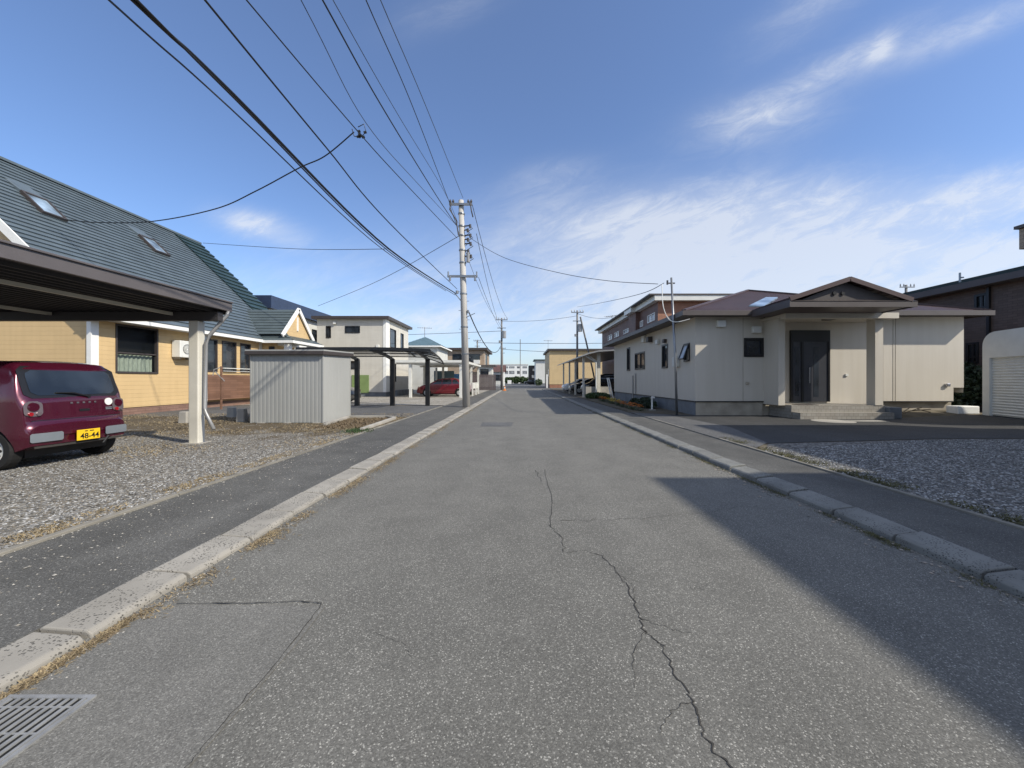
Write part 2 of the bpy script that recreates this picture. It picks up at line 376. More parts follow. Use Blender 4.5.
# cloud layers in sky directions: a = x/y (azimuth tangent), b = z/y (height tangent)
ca = mth(nt, 'DIVIDE', sp.outputs['X'], yy); cb = mth(nt, 'DIVIDE', sp.outputs['Z'], yy)
def gauss(a0, b0, sa, sb, tilt=0.0):
    da = mth(nt, 'SUBTRACT', ca, a0); db = mth(nt, 'SUBTRACT', mth(nt, 'SUBTRACT', cb, b0), mth(nt, 'MULTIPLY', da, tilt))
    q = mth(nt, 'ADD', mth(nt, 'POWER', mth(nt, 'ABSOLUTE', mth(nt, 'DIVIDE', da, sa)), 2.0), mth(nt, 'POWER', mth(nt, 'ABSOLUTE', mth(nt, 'DIVIDE', db, sb)), 2.0))
    return mth(nt, 'EXPONENT', mth(nt, 'MULTIPLY', q, -1.0))
cv = N(nt, 'ShaderNodeCombineXYZ'); nt.links.new(ca, cv.inputs[0]); nt.links.new(mth(nt, 'SUBTRACT', mth(nt, 'MULTIPLY', cb, 2.6), mth(nt, 'MULTIPLY', ca, .9)), cv.inputs[1])
def cnoise(scale, detail=9, rough=.62, off=0, dist=.6):
    n = N(nt, 'ShaderNodeTexNoise'); n.inputs['Scale'].default_value = scale; n.inputs['Detail'].default_value = detail; n.inputs['Roughness'].default_value = rough; n.inputs['Distortion'].default_value = dist
    mp = N(nt, 'ShaderNodeMapping'); mp.inputs['Location'].default_value = (off, off*.7, off*.3); nt.links.new(cv.outputs[0], mp.inputs['Vector']); nt.links.new(mp.outputs[0], n.inputs['Vector']); return n.outputs['Fac']
nA = cnoise(2.0, 10, .60, 3.1, .5); nB = cnoise(7.5, 12, .72, 9.3, .6)
masks = [(.62, .43, .55, .085, .06, 1.0), (1.05, .33, .5, .05, .02, .9), (.35, .30, .30, .12, 0, .9), (.95, .22, .9, .09, 0, .85), (1.3, .46, .3, .05, .2, .7), (1.25, .50, .25, .05, .25, .6),
         (.60, .67, .15, .06, .15, .72), (.80, .80, .22, .045, .5, .55), (1.15, .90, .2, .04, .4, .5), (.93, .855, .035, .03, .6, .8), (.75, .95, .15, .07, .6, .35),
         (-.66, .39, .10, .032, -.22, 1.25), (-.40, .22, .5, .10, 0, .32), (.0, .10, 1.4, .07, 0, .5), (-.2, .95, .12, .05, .3, .2), (.08, .52, .10, .04, .2, .3), (-.25, .14, .4, .05, .0, .5)]
tot = 0.0
for a0, b0, sa, sb, tl, k in masks:
    tot = mth(nt, 'ADD', tot, mth(nt, 'MULTIPLY', gauss(a0, b0, sa, sb, tl), k))
tex = mth(nt, 'ADD', mth(nt, 'MULTIPLY', nA, .5), mth(nt, 'MULTIPLY', nB, .5))
mr = N(nt, 'ShaderNodeMapRange', interpolation_type='SMOOTHSTEP'); nt.links.new(tex, mr.inputs[0]); mr.inputs[1].default_value = .40; mr.inputs[2].default_value = .70
dens = mth(nt, 'MULTIPLY', tot, mth(nt, 'ADD', mth(nt, 'MULTIPLY', mr.outputs[0], .9), .36))
dens = mth(nt, 'ADD', dens, mth(nt, 'MULTIPLY', gauss(.7, .30, .75, .16), .30))
front = mth(nt, 'GREATER_THAN', sp.outputs['Y'], .03)
cl = N(nt, 'ShaderNodeClamp'); nt.links.new(mth(nt, 'MULTIPLY', dens, front), cl.inputs[0]); cl.inputs['Max'].default_value = .86
# a thin high veil everywhere keeps the blue soft
# white cloud added to the unseen sky behind and overhead, to neutralise the ambient light
back = N(nt, 'ShaderNodeMapRange', interpolation_type='SMOOTHSTEP'); nt.links.new(sp.outputs['Y'], back.inputs[0]); back.inputs[1].default_value = .15; back.inputs[2].default_value = -.25; back.inputs[4].default_value = .36
up_ = N(nt, 'ShaderNodeMapRange', interpolation_type='SMOOTHSTEP'); nt.links.new(sp.outputs['Z'], up_.inputs[0]); up_.inputs[1].default_value = .74; up_.inputs[2].default_value = .9; up_.inputs[4].default_value = .6
veil = mth(nt, 'MAXIMUM', mth(nt, 'ADD', mth(nt, 'MULTIPLY', cl.outputs[0], .74), .05), mth(nt, 'MAXIMUM', back.outputs[0], up_.outputs[0]))
hs = N(nt, 'ShaderNodeHueSaturation'); hs.inputs['Saturation'].default_value = 1.04; nt.links.new(mixc(nt, 1.0, sky.outputs[0], (.88, .98, 1.17), 'MULTIPLY'), hs.inputs['Color'])
skyc = mixc(nt, veil, hs.outputs[0], (5.5, 5.7, 6.0))
nt.links.new(skyc, bg.inputs['Color']); bg.inputs['Strength'].default_value = .15
WORLD = (sky, bg, hs)
sl = bpy.data.lights.new('sun', 'SUN'); sl.energy = 5.0; sl.angle = math.radians(.9); sl.color = (1, .93, .80)
so = bpy.data.objects.new('sun', sl); COL.objects.link(so); so.rotation_euler = sd.to_track_quat('Z', 'Y').to_euler(); so.location = (20, -10, 30)
cam = bpy.data.cameras.new('camera'); co = bpy.data.objects.new('camera', cam); COL.objects.link(co); S.camera = co
cam.sensor_width = 36; cam.lens = 36*F/1024; co.location = (0, 0, H0); co.rotation_euler = (math.radians(90), 0, 0)
cam.shift_x = -(VU-512)/1024; cam.shift_y = (VV-384)/1024; cam.clip_start = .05; cam.clip_end = 3000
S.view_settings.view_transform = 'Standard'; S.view_settings.look = 'None'; S.view_settings.gamma = 1; S.view_settings.exposure = .08

# ------------------------------------------------------------------ ground, road, kerbs
def sheet(name, mat, x0, x1, y0, y1, z, kind='structure', label=None, poly=None):
    m = MB()
    m.quad(*[(x, y, z) for x, y in (poly or [(x0, y0), (x1, y0), (x1, y1), (x0, y1)])]); return m.build(name, mat, None, kind=kind, label=label)
sheet('ground', 'earth', -900, 900, -300, 1600, -.012)
XL, XLi, XR, XRi = -2.24, -2.52, 3.11, 3.36
WL, WR = -3.86, 4.27
sheet('road', 'road', XL-.1, XR+.1, -30, 58, 0)
sheet('cross_road', 'drive2', -60, 60, 58, 200, -.004)
m = MB(); m.box(-60, WL, -30, 57, -.01, .056); m.build('yard_ground', 'yard', None, kind='structure')
sheet('driveway', 'drive2', 0, 0, 0, 0, .062, poly=[(-60, 14.6), (WL, 13.6), (WL, 19.6), (-60, 19.9)])
sheet('parking_lot', 'backyard', -60, WL, 19.95, 57, .062)
for sx, y0, y1 in ((1, -30, 57),):
    m = MB(); m.box(WL, XLi, y0, y1, -.01, .050); m.build('sidewalk', 'walk', None, kind='structure')
m = MB(); m.box(XRi, WR, -30, 57, -.01, .075); m.build('sidewalk', 'walk', None, kind='structure')
m = MB(); m.box(WR+.06, 60, -30, 57, -.01, .086); m.build('yard_ground', 'earth', None, kind='structure')
sheet('gravel_lot', 'gravelR', 0, 0, 0, 0, .091, poly=[(WR+.06, -30), (40, -30), (40, 8.6), (9, 8.3), (4.9, 7.7), (WR+.06, 6.9)])
sheet('driveway', 'drive', 0, 0, 0, 0, .095, poly=[(4.95, 7.75), (9, 8.35), (40, 8.65), (40, 13.0), (12.1, 13.0), (12.1, 13.7), (6.3, 13.9), (4.55, 14.6), (4.42, 13.0)])
# pale strip of worn concrete between sidewalk and driveway
sheet('driveway_apron', 'drive2', 0, 0, 0, 0, .0975, poly=[(WR-.0, 7.1), (4.95, 7.8), (5.6, 10.4), (5.3, 14.2), (WR, 15.2)])
def kerb(name, x0, x1, z0, z1, y0, y1, L, gap=.028, seed=1):
    r = random.Random(seed); m = MB(); y = y0
    while y < y1:
        Lx = L*(1 if y > 0 else 1); e = y+L-gap; j = lambda s=.007: r.uniform(-s, s)
        tilt = j(.008); dx = j(.008); dz = j(.005)
        a, b = (x0, x1)
        pts = []
        s = 1 if x1 > x0 else -1
        for yy_ in (y, e):
            t = tilt if yy_ == y else -tilt
            pts.append([(a+dx, yy_, -.02), (a+dx+s*.004, yy_, z0+dz+t), (a+dx+s*.03, yy_, z0+.018+dz+t), (b-s*.02, yy_, z1+dz+t), (b, yy_, z1-.008+dz+t), (b, yy_, -.02)])
        n = 6; vs = pts[0]+pts[1]; fs = [(i, (i+1) % n, (i+1) % n+n, i+n) for i in range(n)]+[tuple(range(n))[::-1], tuple(range(n, 2*n))]
        m.add(vs, fs); y += L
    return m.build(name, 'kerb' if x0 < 0 else 'kerb_old_shaded', None, kind='structure', weld=False, bevel=.009)
kerb('kerb', XL, XLi, .022, .058, -1.05, 51, .618, seed=3)
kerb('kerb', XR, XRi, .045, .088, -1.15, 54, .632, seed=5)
m = MB(); r = random.Random(4); y = -3
while y < 40:
    L = r.uniform(1.6, 2.4); m.box(WL-.035+r.uniform(-.012, .012), WL+.03+r.uniform(-.006, .006), y, y+L-.012, 0, .068+r.uniform(0, .006))
    y += L
m.build('edging_strip', 'strip', None, kind='structure', bevel=.006)
m = MB(); y = -3
while y < 13:
    L = r.uniform(1.6, 2.4); m.box(WR, WR+.06, y, y+L-.012, 0, .096+r.uniform(0, .006)); y += L
m.build('edging_strip', 'strip', None, kind='structure', bevel=.006)
# asphalt patch beside the drain, and the darker utility cuts further up
sheet('road_patch', 'patch', 0, 0, 0, 0, .004, poly=[(XL+.02, 2.34), (-1.16, 2.32), (-1.14, 2.0), (-1.155, 1.2), (-1.15, -3), (XL+.02, -3)])
sheet('road_patch', 'drive2', 0, 0, 0, 0, .004, poly=[(-1.15, 11.3), (-.25, 11.3), (-.2, 12.4), (-1.2, 12.4)])
# cracks: jagged ribbons
def crack(pts, w0, w1, seed, jit=.03, n=7, cz=.0028):
    r = random.Random(seed); P = []
    for a, b in zip(pts, pts[1:]):
        for i in range(n): P.append(V(a).lerp(V(b), i/n))
    P.append(V(pts[-1])); mb = MB(); k = len(P); L = []
    for i, p in enumerate(P):
        t = i/(k-1); q = V((p.x+r.uniform(-jit, jit), p.y+r.uniform(-jit, jit)))
        d = (P[min(i+1, k-1)]-P[max(i-1, 0)]).normalized(); nn = V((-d.y, d.x)); ww = (w0+(w1-w0)*t)*r.uniform(.35, 1.3)
        L.append((q+nn*ww/2, q-nn*ww/2))
    for (a, b), (c, d) in zip(L, L[1:]): mb.quad((b.x, b.y, cz), (d.x, d.y, cz), (c.x, c.y, cz), (a.x, a.y, cz))
    return mb
def gp(u, v): p = H0*F/(v-VV); return ((u-VU)/F*p, p)
allc = MB()
def addc(pix, w0, w1, seed, jit=.02, n=7, cz=.0028):
    c = crack([gp(*p) for p in pix], w0, w1, seed, jit, n, cz); allc.add(c.v, c.f)
addc([(551, 526), (563, 540), (565, 552)], 0.0072, 0.0048, 1)
addc([(602, 556), (618, 573), (630, 592), (640, 618), (645, 632), (662, 645)], 0.0060, 0.0072, 2, .014)
addc([(662, 645), (676, 675), (692, 700), (699, 725), (712, 748), (735, 772)], 0.0060, 0.0072, 3, .012)
addc([(617, 572), (636, 588), (633, 600)], 0.0030, 0.0024, 12, .01)
addc([(536, 470), (541, 482)], 0.0120, 0.0060, 4); addc([(560, 521), (600, 520), (640, 519), (690, 514), (760, 505)], 0.0078, 0.0030, 5, .03)
addc([(690, 588), (716, 591)], 0.0030, 0.0018, 6, .01); addc([(178, 604), (235, 604), (300, 602), (322, 604)], 0.0072, 0.0072, 7, .006, cz=.0068)
addc([(322, 604), (310, 622), (262, 680), (205, 746), (180, 776)], 0.0054, 0.0024, 8, .006, cz=.0068)
addc([(375, 632), (405, 645), (410, 655)], 0.0018, 0.0018, 9, .01)
addc([(640, 618), (668, 628), (690, 634)], .004, .002, 21, .012); addc([(692, 700), (672, 712), (660, 735)], .004, .002, 22, .01); addc([(645, 632), (632, 655), (636, 690)], .003, .002, 23, .01)
addc([(400, 440), (440, 441), (470, 439)], .012, .008, 24, .03); addc([(545, 470), (552, 500), (551, 526)], .006, .006, 25, .015); addc([(565, 552), (585, 551), (602, 556)], .004, .006, 26, .012)
allc.build('road_crack', 'crack', None, kind='structure')
# fallen dry grass and leaves along the kerbs, weeds in the yard, moss
def tufts(name, mat, spots, n, s0, s1, up, seed, zb):
    r = random.Random(seed); mb = MB()
    for _ in range(n):
        x, y = spots(r); a = r.uniform(0, 2*math.pi); l = r.uniform(s0, s1); w_ = l*r.uniform(.06, .2); h = r.uniform(0, up)
        d = V((math.cos(a), math.sin(a), 0)); q = V((-d.y, d.x, 0))*w_; p = V((x, y, zb(x, y)+.002))
        mb.quad(p-q, p+q, p+d*l+q*.4+V((0, 0, h)), p+d*l*.9-q*.4+V((0, 0, h*.9)))
    return mb.build(name, mat, None, kind='stuff')
def clump(r, y0, y1):
    while True:
        y = math.exp(r.uniform(math.log(y0), math.log(y1)))
        if math.sin(y*4.1)+math.sin(y*9.7+1)*.7+math.sin(y*1.3)*.6 > r.uniform(-1.1, 1.2): return y
def kl(r): y = clump(r, 1.2, 26); return XL+.03+abs(r.gauss(0, .05))*(.5 if y < 2.2 else 1.5), y
def kr(r): y = clump(r, 1.6, 30); return XR-.02-abs(r.gauss(0, .045)), y
o = tufts('dry_grass', 'drygrass', kl, 9000, .008, .035, .012, 1, lambda x, y: .002); o['label'] = 'dry grass clippings lying along the foot of the left kerb'; o['category'] = 'grass'
o = tufts('fallen_leaves', 'deadleaf', kl, 3500, .01, .03, .012, 11, lambda x, y: .002); o['label'] = 'brown leaf litter caught along the left kerb'; o['category'] = 'leaf litter'
o = tufts('moss', 'moss', kr, 9000, .008, .03, .014, 2, lambda x, y: .002); o['label'] = 'mossy brown litter along the foot of the right kerb'; o['category'] = 'moss'
def yl(r):
    while True:
        x, y = r.uniform(-14.4, WL-.1), r.uniform(5.5, 15)
        if math.sin(x*1.7+y)+math.sin(y*2.3-x*.6)+(y-9.5)*.28 > r.uniform(-1, 2) and not (-8.2 < x < -5.8 and 11.6 < y < 13.7): return x, y
o = tufts('dead_grass', 'drygrass', yl, 26000, .02, .07, .03, 3, lambda x, y: .056); o['label'] = 'patchy dead grass over the earth in front of the yellow house'; o['category'] = 'grass'
def strip2(r): return r.uniform(WL-.35, WL-.06), clump(r, 3, 14)
o = tufts('dead_grass', 'drygrass', strip2, 5000, .015, .045, .02, 13, lambda x, y: .056); o['label'] = 'dry grass growing along the edging of the left gravel yard'; o['category'] = 'grass'
def gl(r):
    x = 4.33+abs(r.gauss(0, .14)); return x, clump(r, 2.5, 8.5)
o = tufts('weeds', 'moss', gl, 5000, .015, .045, .03, 14, lambda x, y: .092); o['label'] = 'weeds along the edging of the right gravel lot'; o['category'] = 'weeds'
# loose stones: real pebbles over both gravel lots
def stones(name, label, n, sampler, z, cols, s0, s1, seed):
    g = np.random.default_rng(seed); xy = sampler(g, n); n = len(xy)
    base = np.array([(1, 0, 0), (0, 1, 0), (-1, 0, 0), (0, -1, 0), (0, 0, .8), (0, 0, -.6)], float)
    fc = np.array([(0, 1, 4), (1, 2, 4), (2, 3, 4), (3, 0, 4), (1, 0, 5), (2, 1, 5), (3, 2, 5), (0, 3, 5)])
    sc = g.uniform(s0, s1, n)*np.where(g.random(n) < .08, 1.5, 1); P = base[None]*(1+g.uniform(-.35, .35, (n, 6, 3)))
    P[:, :, 2] *= .6; P[:, :, 0] *= g.uniform(.6, 1, (n, 1))
    a = g.uniform(0, 6.283, n); c, s = np.cos(a), np.sin(a)
    X = P[:, :, 0]*c[:, None]-P[:, :, 1]*s[:, None]; Y = P[:, :, 0]*s[:, None]+P[:, :, 1]*c[:, None]
    VV_ = np.stack([X, Y, P[:, :, 2]], 2)*sc[:, None, None]
    VV_[:, :, 0] += xy[:, 0:1]; VV_[:, :, 1] += xy[:, 1:2]; VV_[:, :, 2] += z+sc[:, None]*.25
    FF = (fc[None]+np.arange(n)[:, None, None]*6).reshape(-1, 3)
    me = bpy.data.meshes.new(name); me.from_pydata(VV_.reshape(-1, 3).tolist(), [], FF.tolist())
    mats = []
    for i, cc in enumerate(cols):
        me.materials.append(plain(name+' stone', cc, .85, .15, 30, bmp=0))
    mi = np.repeat(g.choice(len(cols), n), 8); me.polygons.foreach_set('material_index', mi.astype(np.int32))
    o = bpy.data.objects.new(name, me); COL.objects.link(o); o['kind'] = 'stuff'; o['label'] = label; o['category'] = 'gravel'
    return o
def smpL(g, n):
    y = 1.9+(g.random(n*2)**1.25)*11.5; x = WL-.04-(g.random(n*2)**1.2)*9
    k = (g.random(n*2) < np.clip(1.25-(y-5.6)*.27, .05, 1)); return np.stack([x, y], 1)[k][:n]
STC = [(138, 138, 137), (110, 110, 110), (88, 88, 88), (168, 168, 167), (118, 111, 100)]
stones('loose_gravel', 'pale crushed stone gravel of the yard under the maroon car', 76000, smpL, .055, STC, .005, .0145, 1)
def smpR(g, n):
    y = 1.8+(g.random(n)**1.0)*6.4; x = WR+.05+(g.random(n)**1.15)*11; k = y < 6.9+(x-4.3)*.32; return np.stack([x, y], 1)[k]
stones('loose_gravel', 'grey crushed stone gravel of the lot right of the road', 62000, smpR, .09, STC[:4], .007, .019, 2)
def smpW(g, n): return np.stack([WL+.02+g.random(n)**2.5*1.25, 1.4+g.random(n)**1.3*7], 1)
stones('scattered_stones', 'stray pale pebbles scattered on the left sidewalk', 1500, smpW, .05, [(170, 166, 158), (130, 126, 118)], .003, .010, 3)
def smpK(g, n): return np.stack([XR-.02-np.abs(g.normal(0, .12, n)), 1.9+g.random(n)*5], 1)
stones('scattered_stones', 'small loose stones in the gutter of the right kerb', 260, smpK, .0, [(120, 118, 112), (150, 140, 130)], .006, .02, 4)
def smpK2(g, n): return np.stack([XL+.02+np.abs(g.normal(0, .07, n)), 1.75+g.random(n)**1.5*8], 1)
stones('scattered_stones', 'small loose stones in the gutter of the left kerb', 420, smpK2, .0, [(170, 166, 158), (120, 112, 100)], .004, .011, 5)
# drain grate
t = thing('drain_grate', 'rectangular steel drain grate set in the road by the left kerb', 'drain grate', (-1.98, 1.3, 0))
m = MB(); x0, x1, y0, y1 = -2.17, -1.80, .98, 1.66
m.box(x0, x0+.018, y0, y1, -.01, .012); m.box(x1-.018, x1, y0, y1, -.01, .012); m.box(x0+.018, x1-.018, y1-.018, y1, -.01, .012); m.box(x0+.018, x1-.018, y0, y0+.018, -.01, .012)
m.build('frame', 'grate', t)
m = MB(); nb = 10
for i in range(nb):
    x = x0+.03+(x1-x0-.06)*i/(nb-1); m.box(x-.0065, x+.0065, y0+.02, y1-.02, .0065, .0125)
for yb in (1.14, 1.31, 1.48, 1.6): m.box(x0+.02, x1-.02, yb-.004, yb+.004, .0065, .009)
m.build('bars', 'grate', t); bx('pit', 'ink', t, x0+.018, x1-.018, y0+.018, y1-.018, -.008, .0062)  # black slab under the bars stands in for the shade inside the drain

# ------------------------------------------------------------------ yellow house
yh = thing('house', 'yellow sided house with a steep grey tiled roof and roof windows', 'house', (-14.5, 19, .05), group=None)
WX = -14.5; Z0 = .33
yw = lambda u: 5655/(VU-u)
RX, RZ, EX, EZ = -20.84, 10.19, -14.0, 3.55; YA, YB, YC = 12.9, 23.36, 25.4
w1 = (yw(115.3)-13.2, yw(158)-13.2, 1.6, 3.38)
m = MB(); m.wall((WX, 13.2, 0), (0, 1, 0), (1, 0, 0), 11.9, Z0, 3.5, [w1])
m.wall((-27.2, 13.2, 0), (1, 0, 0), (0, -1, 0), 12.7, Z0, 3.5)
m.quad((-27.2, 13.2, 3.5), (WX, 13.2, 3.5), (RX, 13.2, RZ-.35))
m.quad((-27.2, 25.1, Z0), (WX, 25.1, Z0), (WX, 25.1, 3.5), (-27.2, 25.1, 3.5)); m.quad((-27.2, 25.1, 3.5), (WX, 25.1, 3.5), (RX, 25.1, RZ-.35))
m.quad((-27.2, 13.2, Z0), (-27.2, 25.1, Z0), (-27.2, 25.1, 3.5), (-27.2, 13.2, 3.5))
walls = m.build('wall', 'yellow', yh)
m = MB(); m.box(-27.1, WX-.03, 13.24, 25.05, 0, Z0); m.build('foundation', 'brickfound', yh)
# corner boards
m = MB(); m.box(WX-.01, WX+.03, 13.15, 13.40, Z0, 3.5); m.box(WX-.12, WX-.01, 13.15, 13.195, Z0, 3.5); m.build('corner_board', 'white', yh)
m = MB(); m.slope((EX, YA, EZ), (EX, YB, EZ), (RX, YA, RZ), (RX, YB, RZ), 34, .05)
m.slope((2*RX-EX, YA, EZ), (2*RX-EX, YC, EZ), (RX, YA, RZ), (RX, YC, RZ), 36, .026)
m.quad((EX, YA, EZ-.02), (EX, YC, EZ-.02), (RX, YC, RZ-.02), (RX, YA, RZ-.02))
roof = m.build('roof', 'roofgrey', yh)
m = MB(); m.slope((EX, YB+.01, EZ+.05), (EX, YC, EZ+.05), (RX, YB+.01, RZ+.05), (RX, YC, RZ+.05), 22, .07, thick=.12); m.build('roof_extension', 'roofgreen', yh, label='dark green tiled strip at the far end of the roof')
m = MB(); m.box(EX-.02, EX+.10, YA, YC, EZ-.16, EZ-.02); m.box(EX-.55, EX-.03, YA, YC-.3, EZ-.14, EZ-.10); m.build('eave_board', 'white', yh)
m = MB()
for sx, ex in ((1, EX), (-1, 2*RX-EX)):
    a = V((ex, YA-.04, EZ-.12)); b = V((RX, YA-.04, RZ-.12)); m.bar(a, b, .05, .26, up=(0, 0, 1))
m.build('rake_board', 'white', yh)
m = MB(); m.bar((RX, YA, RZ+.05), (RX, YC, RZ+.05), .22, .1); m.build('ridge_cap', 'roofgrey', yh)
# roof windows on the slope
sdn = V((.7181, 0, .696)).normalized(); ups = V((RX-EX, 0, RZ-EZ)).normalized()
for (u0, v0), (u1, v1) in (((24, 194), (62, 222)), ((141, 237), (166, 257))):
    # centre of the glass on the slope plane
    uc, vc = (u0+u1)/2, (v0+v1)/2; kx, kz = (uc-VU)/F, (VV-vc)/F; sl_ = (RZ-EZ)/(EX-RX)
    Yc = (EZ-H0+sl_*EX)/(kz+sl_*kx); c = V((kx*Yc, Yc, H0+kz*Yc)); n = ups.cross(V((0, -1, 0))); n = n if n.z > 0 else -n
    def pl(a, b, d): return c+V((0, 1, 0))*a+ups*b+n*d
    fm = MB()
    for a0, a1, b0, b1 in ((-.42, .42, .52, .6), (-.42, .42, -.6, -.52), (-.42, -.35, -.52, .52), (.35, .42, -.52, .52)):
        fm.hexa([pl(a0, b0, 0), pl(a1, b0, 0), pl(a1, b1, 0), pl(a0, b1, 0), pl(a0, b0, .15), pl(a1, b0, .15), pl(a1, b1, .15), pl(a0, b1, .15)])
    fr = fm.build('roof_window', 'shedtrim', yh); g = MB(); g.quad(pl(-.35, -.52, .11), pl(.35, -.52, .11), pl(.35, .52, .11), pl(-.35, .52, .11)); g.build('pane', 'skyglass', fr)
    g = MB(); g.hexa([pl(-.42, .6, .0), pl(.42, .6, .0), pl(.42, 1.5, .0), pl(-.42, 1.5, 0), pl(-.42, .6, .13), pl(.42, .6, .13), pl(.3, 1.5, .035), pl(-.3, 1.5, .035)]); g.build('flashing', 'roofgrey', fr)
# window with half curtain
o_, ud_, n_ = (WX, 13.2, 0), (0, 1, 0), (1, 0, 0)
window(yh, o_, ud_, n_, w1, 'shedtrim', 'clear', .06, rows=(.42,), depth=.1)
m = MB(); ya, yb = 13.2+w1[0]+.07, 13.2+w1[1]-.07; K = 60
for i in range(K):
    a, b = ya+(yb-ya)*i/K, ya+(yb-ya)*(i+1)/K; f = lambda y: WX-.19+.022*math.sin(y*38)
    m.quad((f(a), a, 1.67), (f(b), b, 1.67), (f(b), b, 2.3), (f(a), a, 2.3))
m.build('curtain', 'curtain', yh); bx('dark_backing', 'ink', yh, WX-1.2, WX-.35, 13.6, 16.2, 1.3, 3.45)  # black box behind the curtain stands in for the darkness indoors
# bay of three windows
by0, by1, BX = yw(206.5)-.35, 22.0, -14.28
by0 = 17.72
m = MB(); holes = []
kx = -BX*F
for ua, ub in ((206.3, 217.3), (221.8, 236.2), (240, 250.5)):
    holes.append((kx/(VU-ua)-by0, kx/(VU-ub)-by0, 1.74, 3.24))
m.wall((BX, by0, 0), (0, 1, 0), (1, 0, 0), 3.72, 1.6, 3.4, holes)
m.box(BX-.3, BX-.002, by0+.01, by0+3.7, 3.36, 3.42); m.quad((BX-.25, by0, 1.6), (BX, by0, 1.6), (BX, by0, 3.4), (BX-.25, by0, 3.4)); m.build('bay', 'yellow', yh)
for h in holes: window(yh, (BX, by0, 0), (0, 1, 0), (1, 0, 0), h, 'shedtrim', 'glass', .05)
m = MB(); m.box(BX-.2, BX+.015, by0, by0+3.72, .42, 1.6); m.build('bay_boards', 'wood', yh)
m = MB(); m.box(BX-.02, BX+.05, by0-.16, by0+.04, .38, 3.42); m.build('bay_trim', 'white', yh); bx('bay_trim', 'white', yh, BX-.02, BX+.05, by0+3.62, by0+3.8, .38, 3.42)
m = MB(); m.bar((BX+.12, by0+.9, 1.92), (BX+.12, by0+3.6, 1.92), .035); 
for y in (by0+.95, by0+2.3, by0+3.5): m.bar((BX+.02, y, 1.92), (BX+.12, y, 1.92), .02)
m.bar((BX+.12, by0+.9, 1.78), (BX+.12, by0+3.6, 1.78), .02); m.build('railing', 'whitemetal', yh)
# entry porch with its own small gable
m = MB(); gx = -13.0; gy0, gy1, gyc, gz, ga = 21.25, 24.3, 22.75, 3.85, 5.45
m.slope((gx+.1, gy0, gz), (-17.2, gy0, gz), (gx+.1, gyc, ga), (-17.2, gyc, ga), 9, .03); m.slope((gx+.1, gy1, gz), (-17.2, gy1, gz), (gx+.1, gyc, ga), (-17.2, gyc, ga), 9, .03)
m.slope((-12.3, gy0-.05, 3.52), (-12.3, gy1+.05, 3.52), (gx, gy0+.02, 3.85), (gx, gy1-.02, 3.85), 3, .02)
m.quad((-12.3, gy0-.05, 3.50), (-12.3, gy1+.05, 3.50), (-16.5, gy1+.05, 3.50), (-16.5, gy0-.05, 3.50))
m.slope((-12.3, gy0-.15, 3.5), (-14.35, gy0-.15, 3.5), (gx+.1, gy0+.3, 3.95), (-14.4, gy0+.3, 3.95), 3, .02)
m.build('porch_roof', 'roofporch', yh)
m = MB(); m.quad((gx, gy0+.1, gz), (gx, gy1-.1, gz), (gx, gyc, ga-.08)); m.box(-14.4, gx-.45, gy0+.3, gy0+.4, Z0, 3.45); m.build('gable', 'yellow', yh)
m = MB(); m.bar((gx+.1, gy0-.08, gz-.08), (gx+.1, gyc, ga+.02), .07, .22); m.bar((gx+.1, gy1+.08, gz-.08), (gx+.1, gyc, ga+.02), .07, .22)
m.box(gx-.02, gx+.05, gyc-.05, gyc+.05, 4.2, 5.0); m.box(-12.32, -12.25, gy0-.2, gy1+.08, 3.36, 3.5); m.box(-14.3, -12.32, gy0-.2, gy0-.14, 3.36, 3.5); m.build('bargeboard', 'white', yh)
for yy_, xx in ((21.45, -12.75), (24.0, -12.75)): bx('column', 'white', yh, xx-.14, xx+.14, yy_-.14, yy_+.14, .1, 3.36)
m = MB(); m.box(-13.85, -13.55, 21.5, 21.545, 2.2, 3.2); m.build('entry_pane', 'glass', yh)
# air conditioner on the wall
ac = thing('air_conditioner', 'white air conditioner box hung on the yellow wall behind the carport post', 'air conditioner', (-14.3, 16.6, 2.3))
m = MB(); m.box(-14.47, -14.12, 16.2, 17.05, 2.3, 3.0); m.build('casing', 'whitemetal', ac, bevel=.02)
m = MB(); m.tube([(-14.115, 16.55+.2*math.cos(a), 2.65+.2*math.sin(a)) for a in [i*math.pi/8 for i in range(17)]], .01, 6)
for r_ in (.06, .11, .16): m.tube([(-14.112, 16.55+r_*math.cos(a), 2.65+r_*math.sin(a)) for a in [i*math.pi/8 for i in range(17)]], .005, 5)
m.build('fan_grille', 'black', ac); bx('bracket', 'greymetal', ac, -14.5, -14.2, 16.3, 16.34, 2.24, 2.3); bx('bracket', 'greymetal', ac, -14.5, -14.2, 16.9, 16.94, 2.24, 2.3)
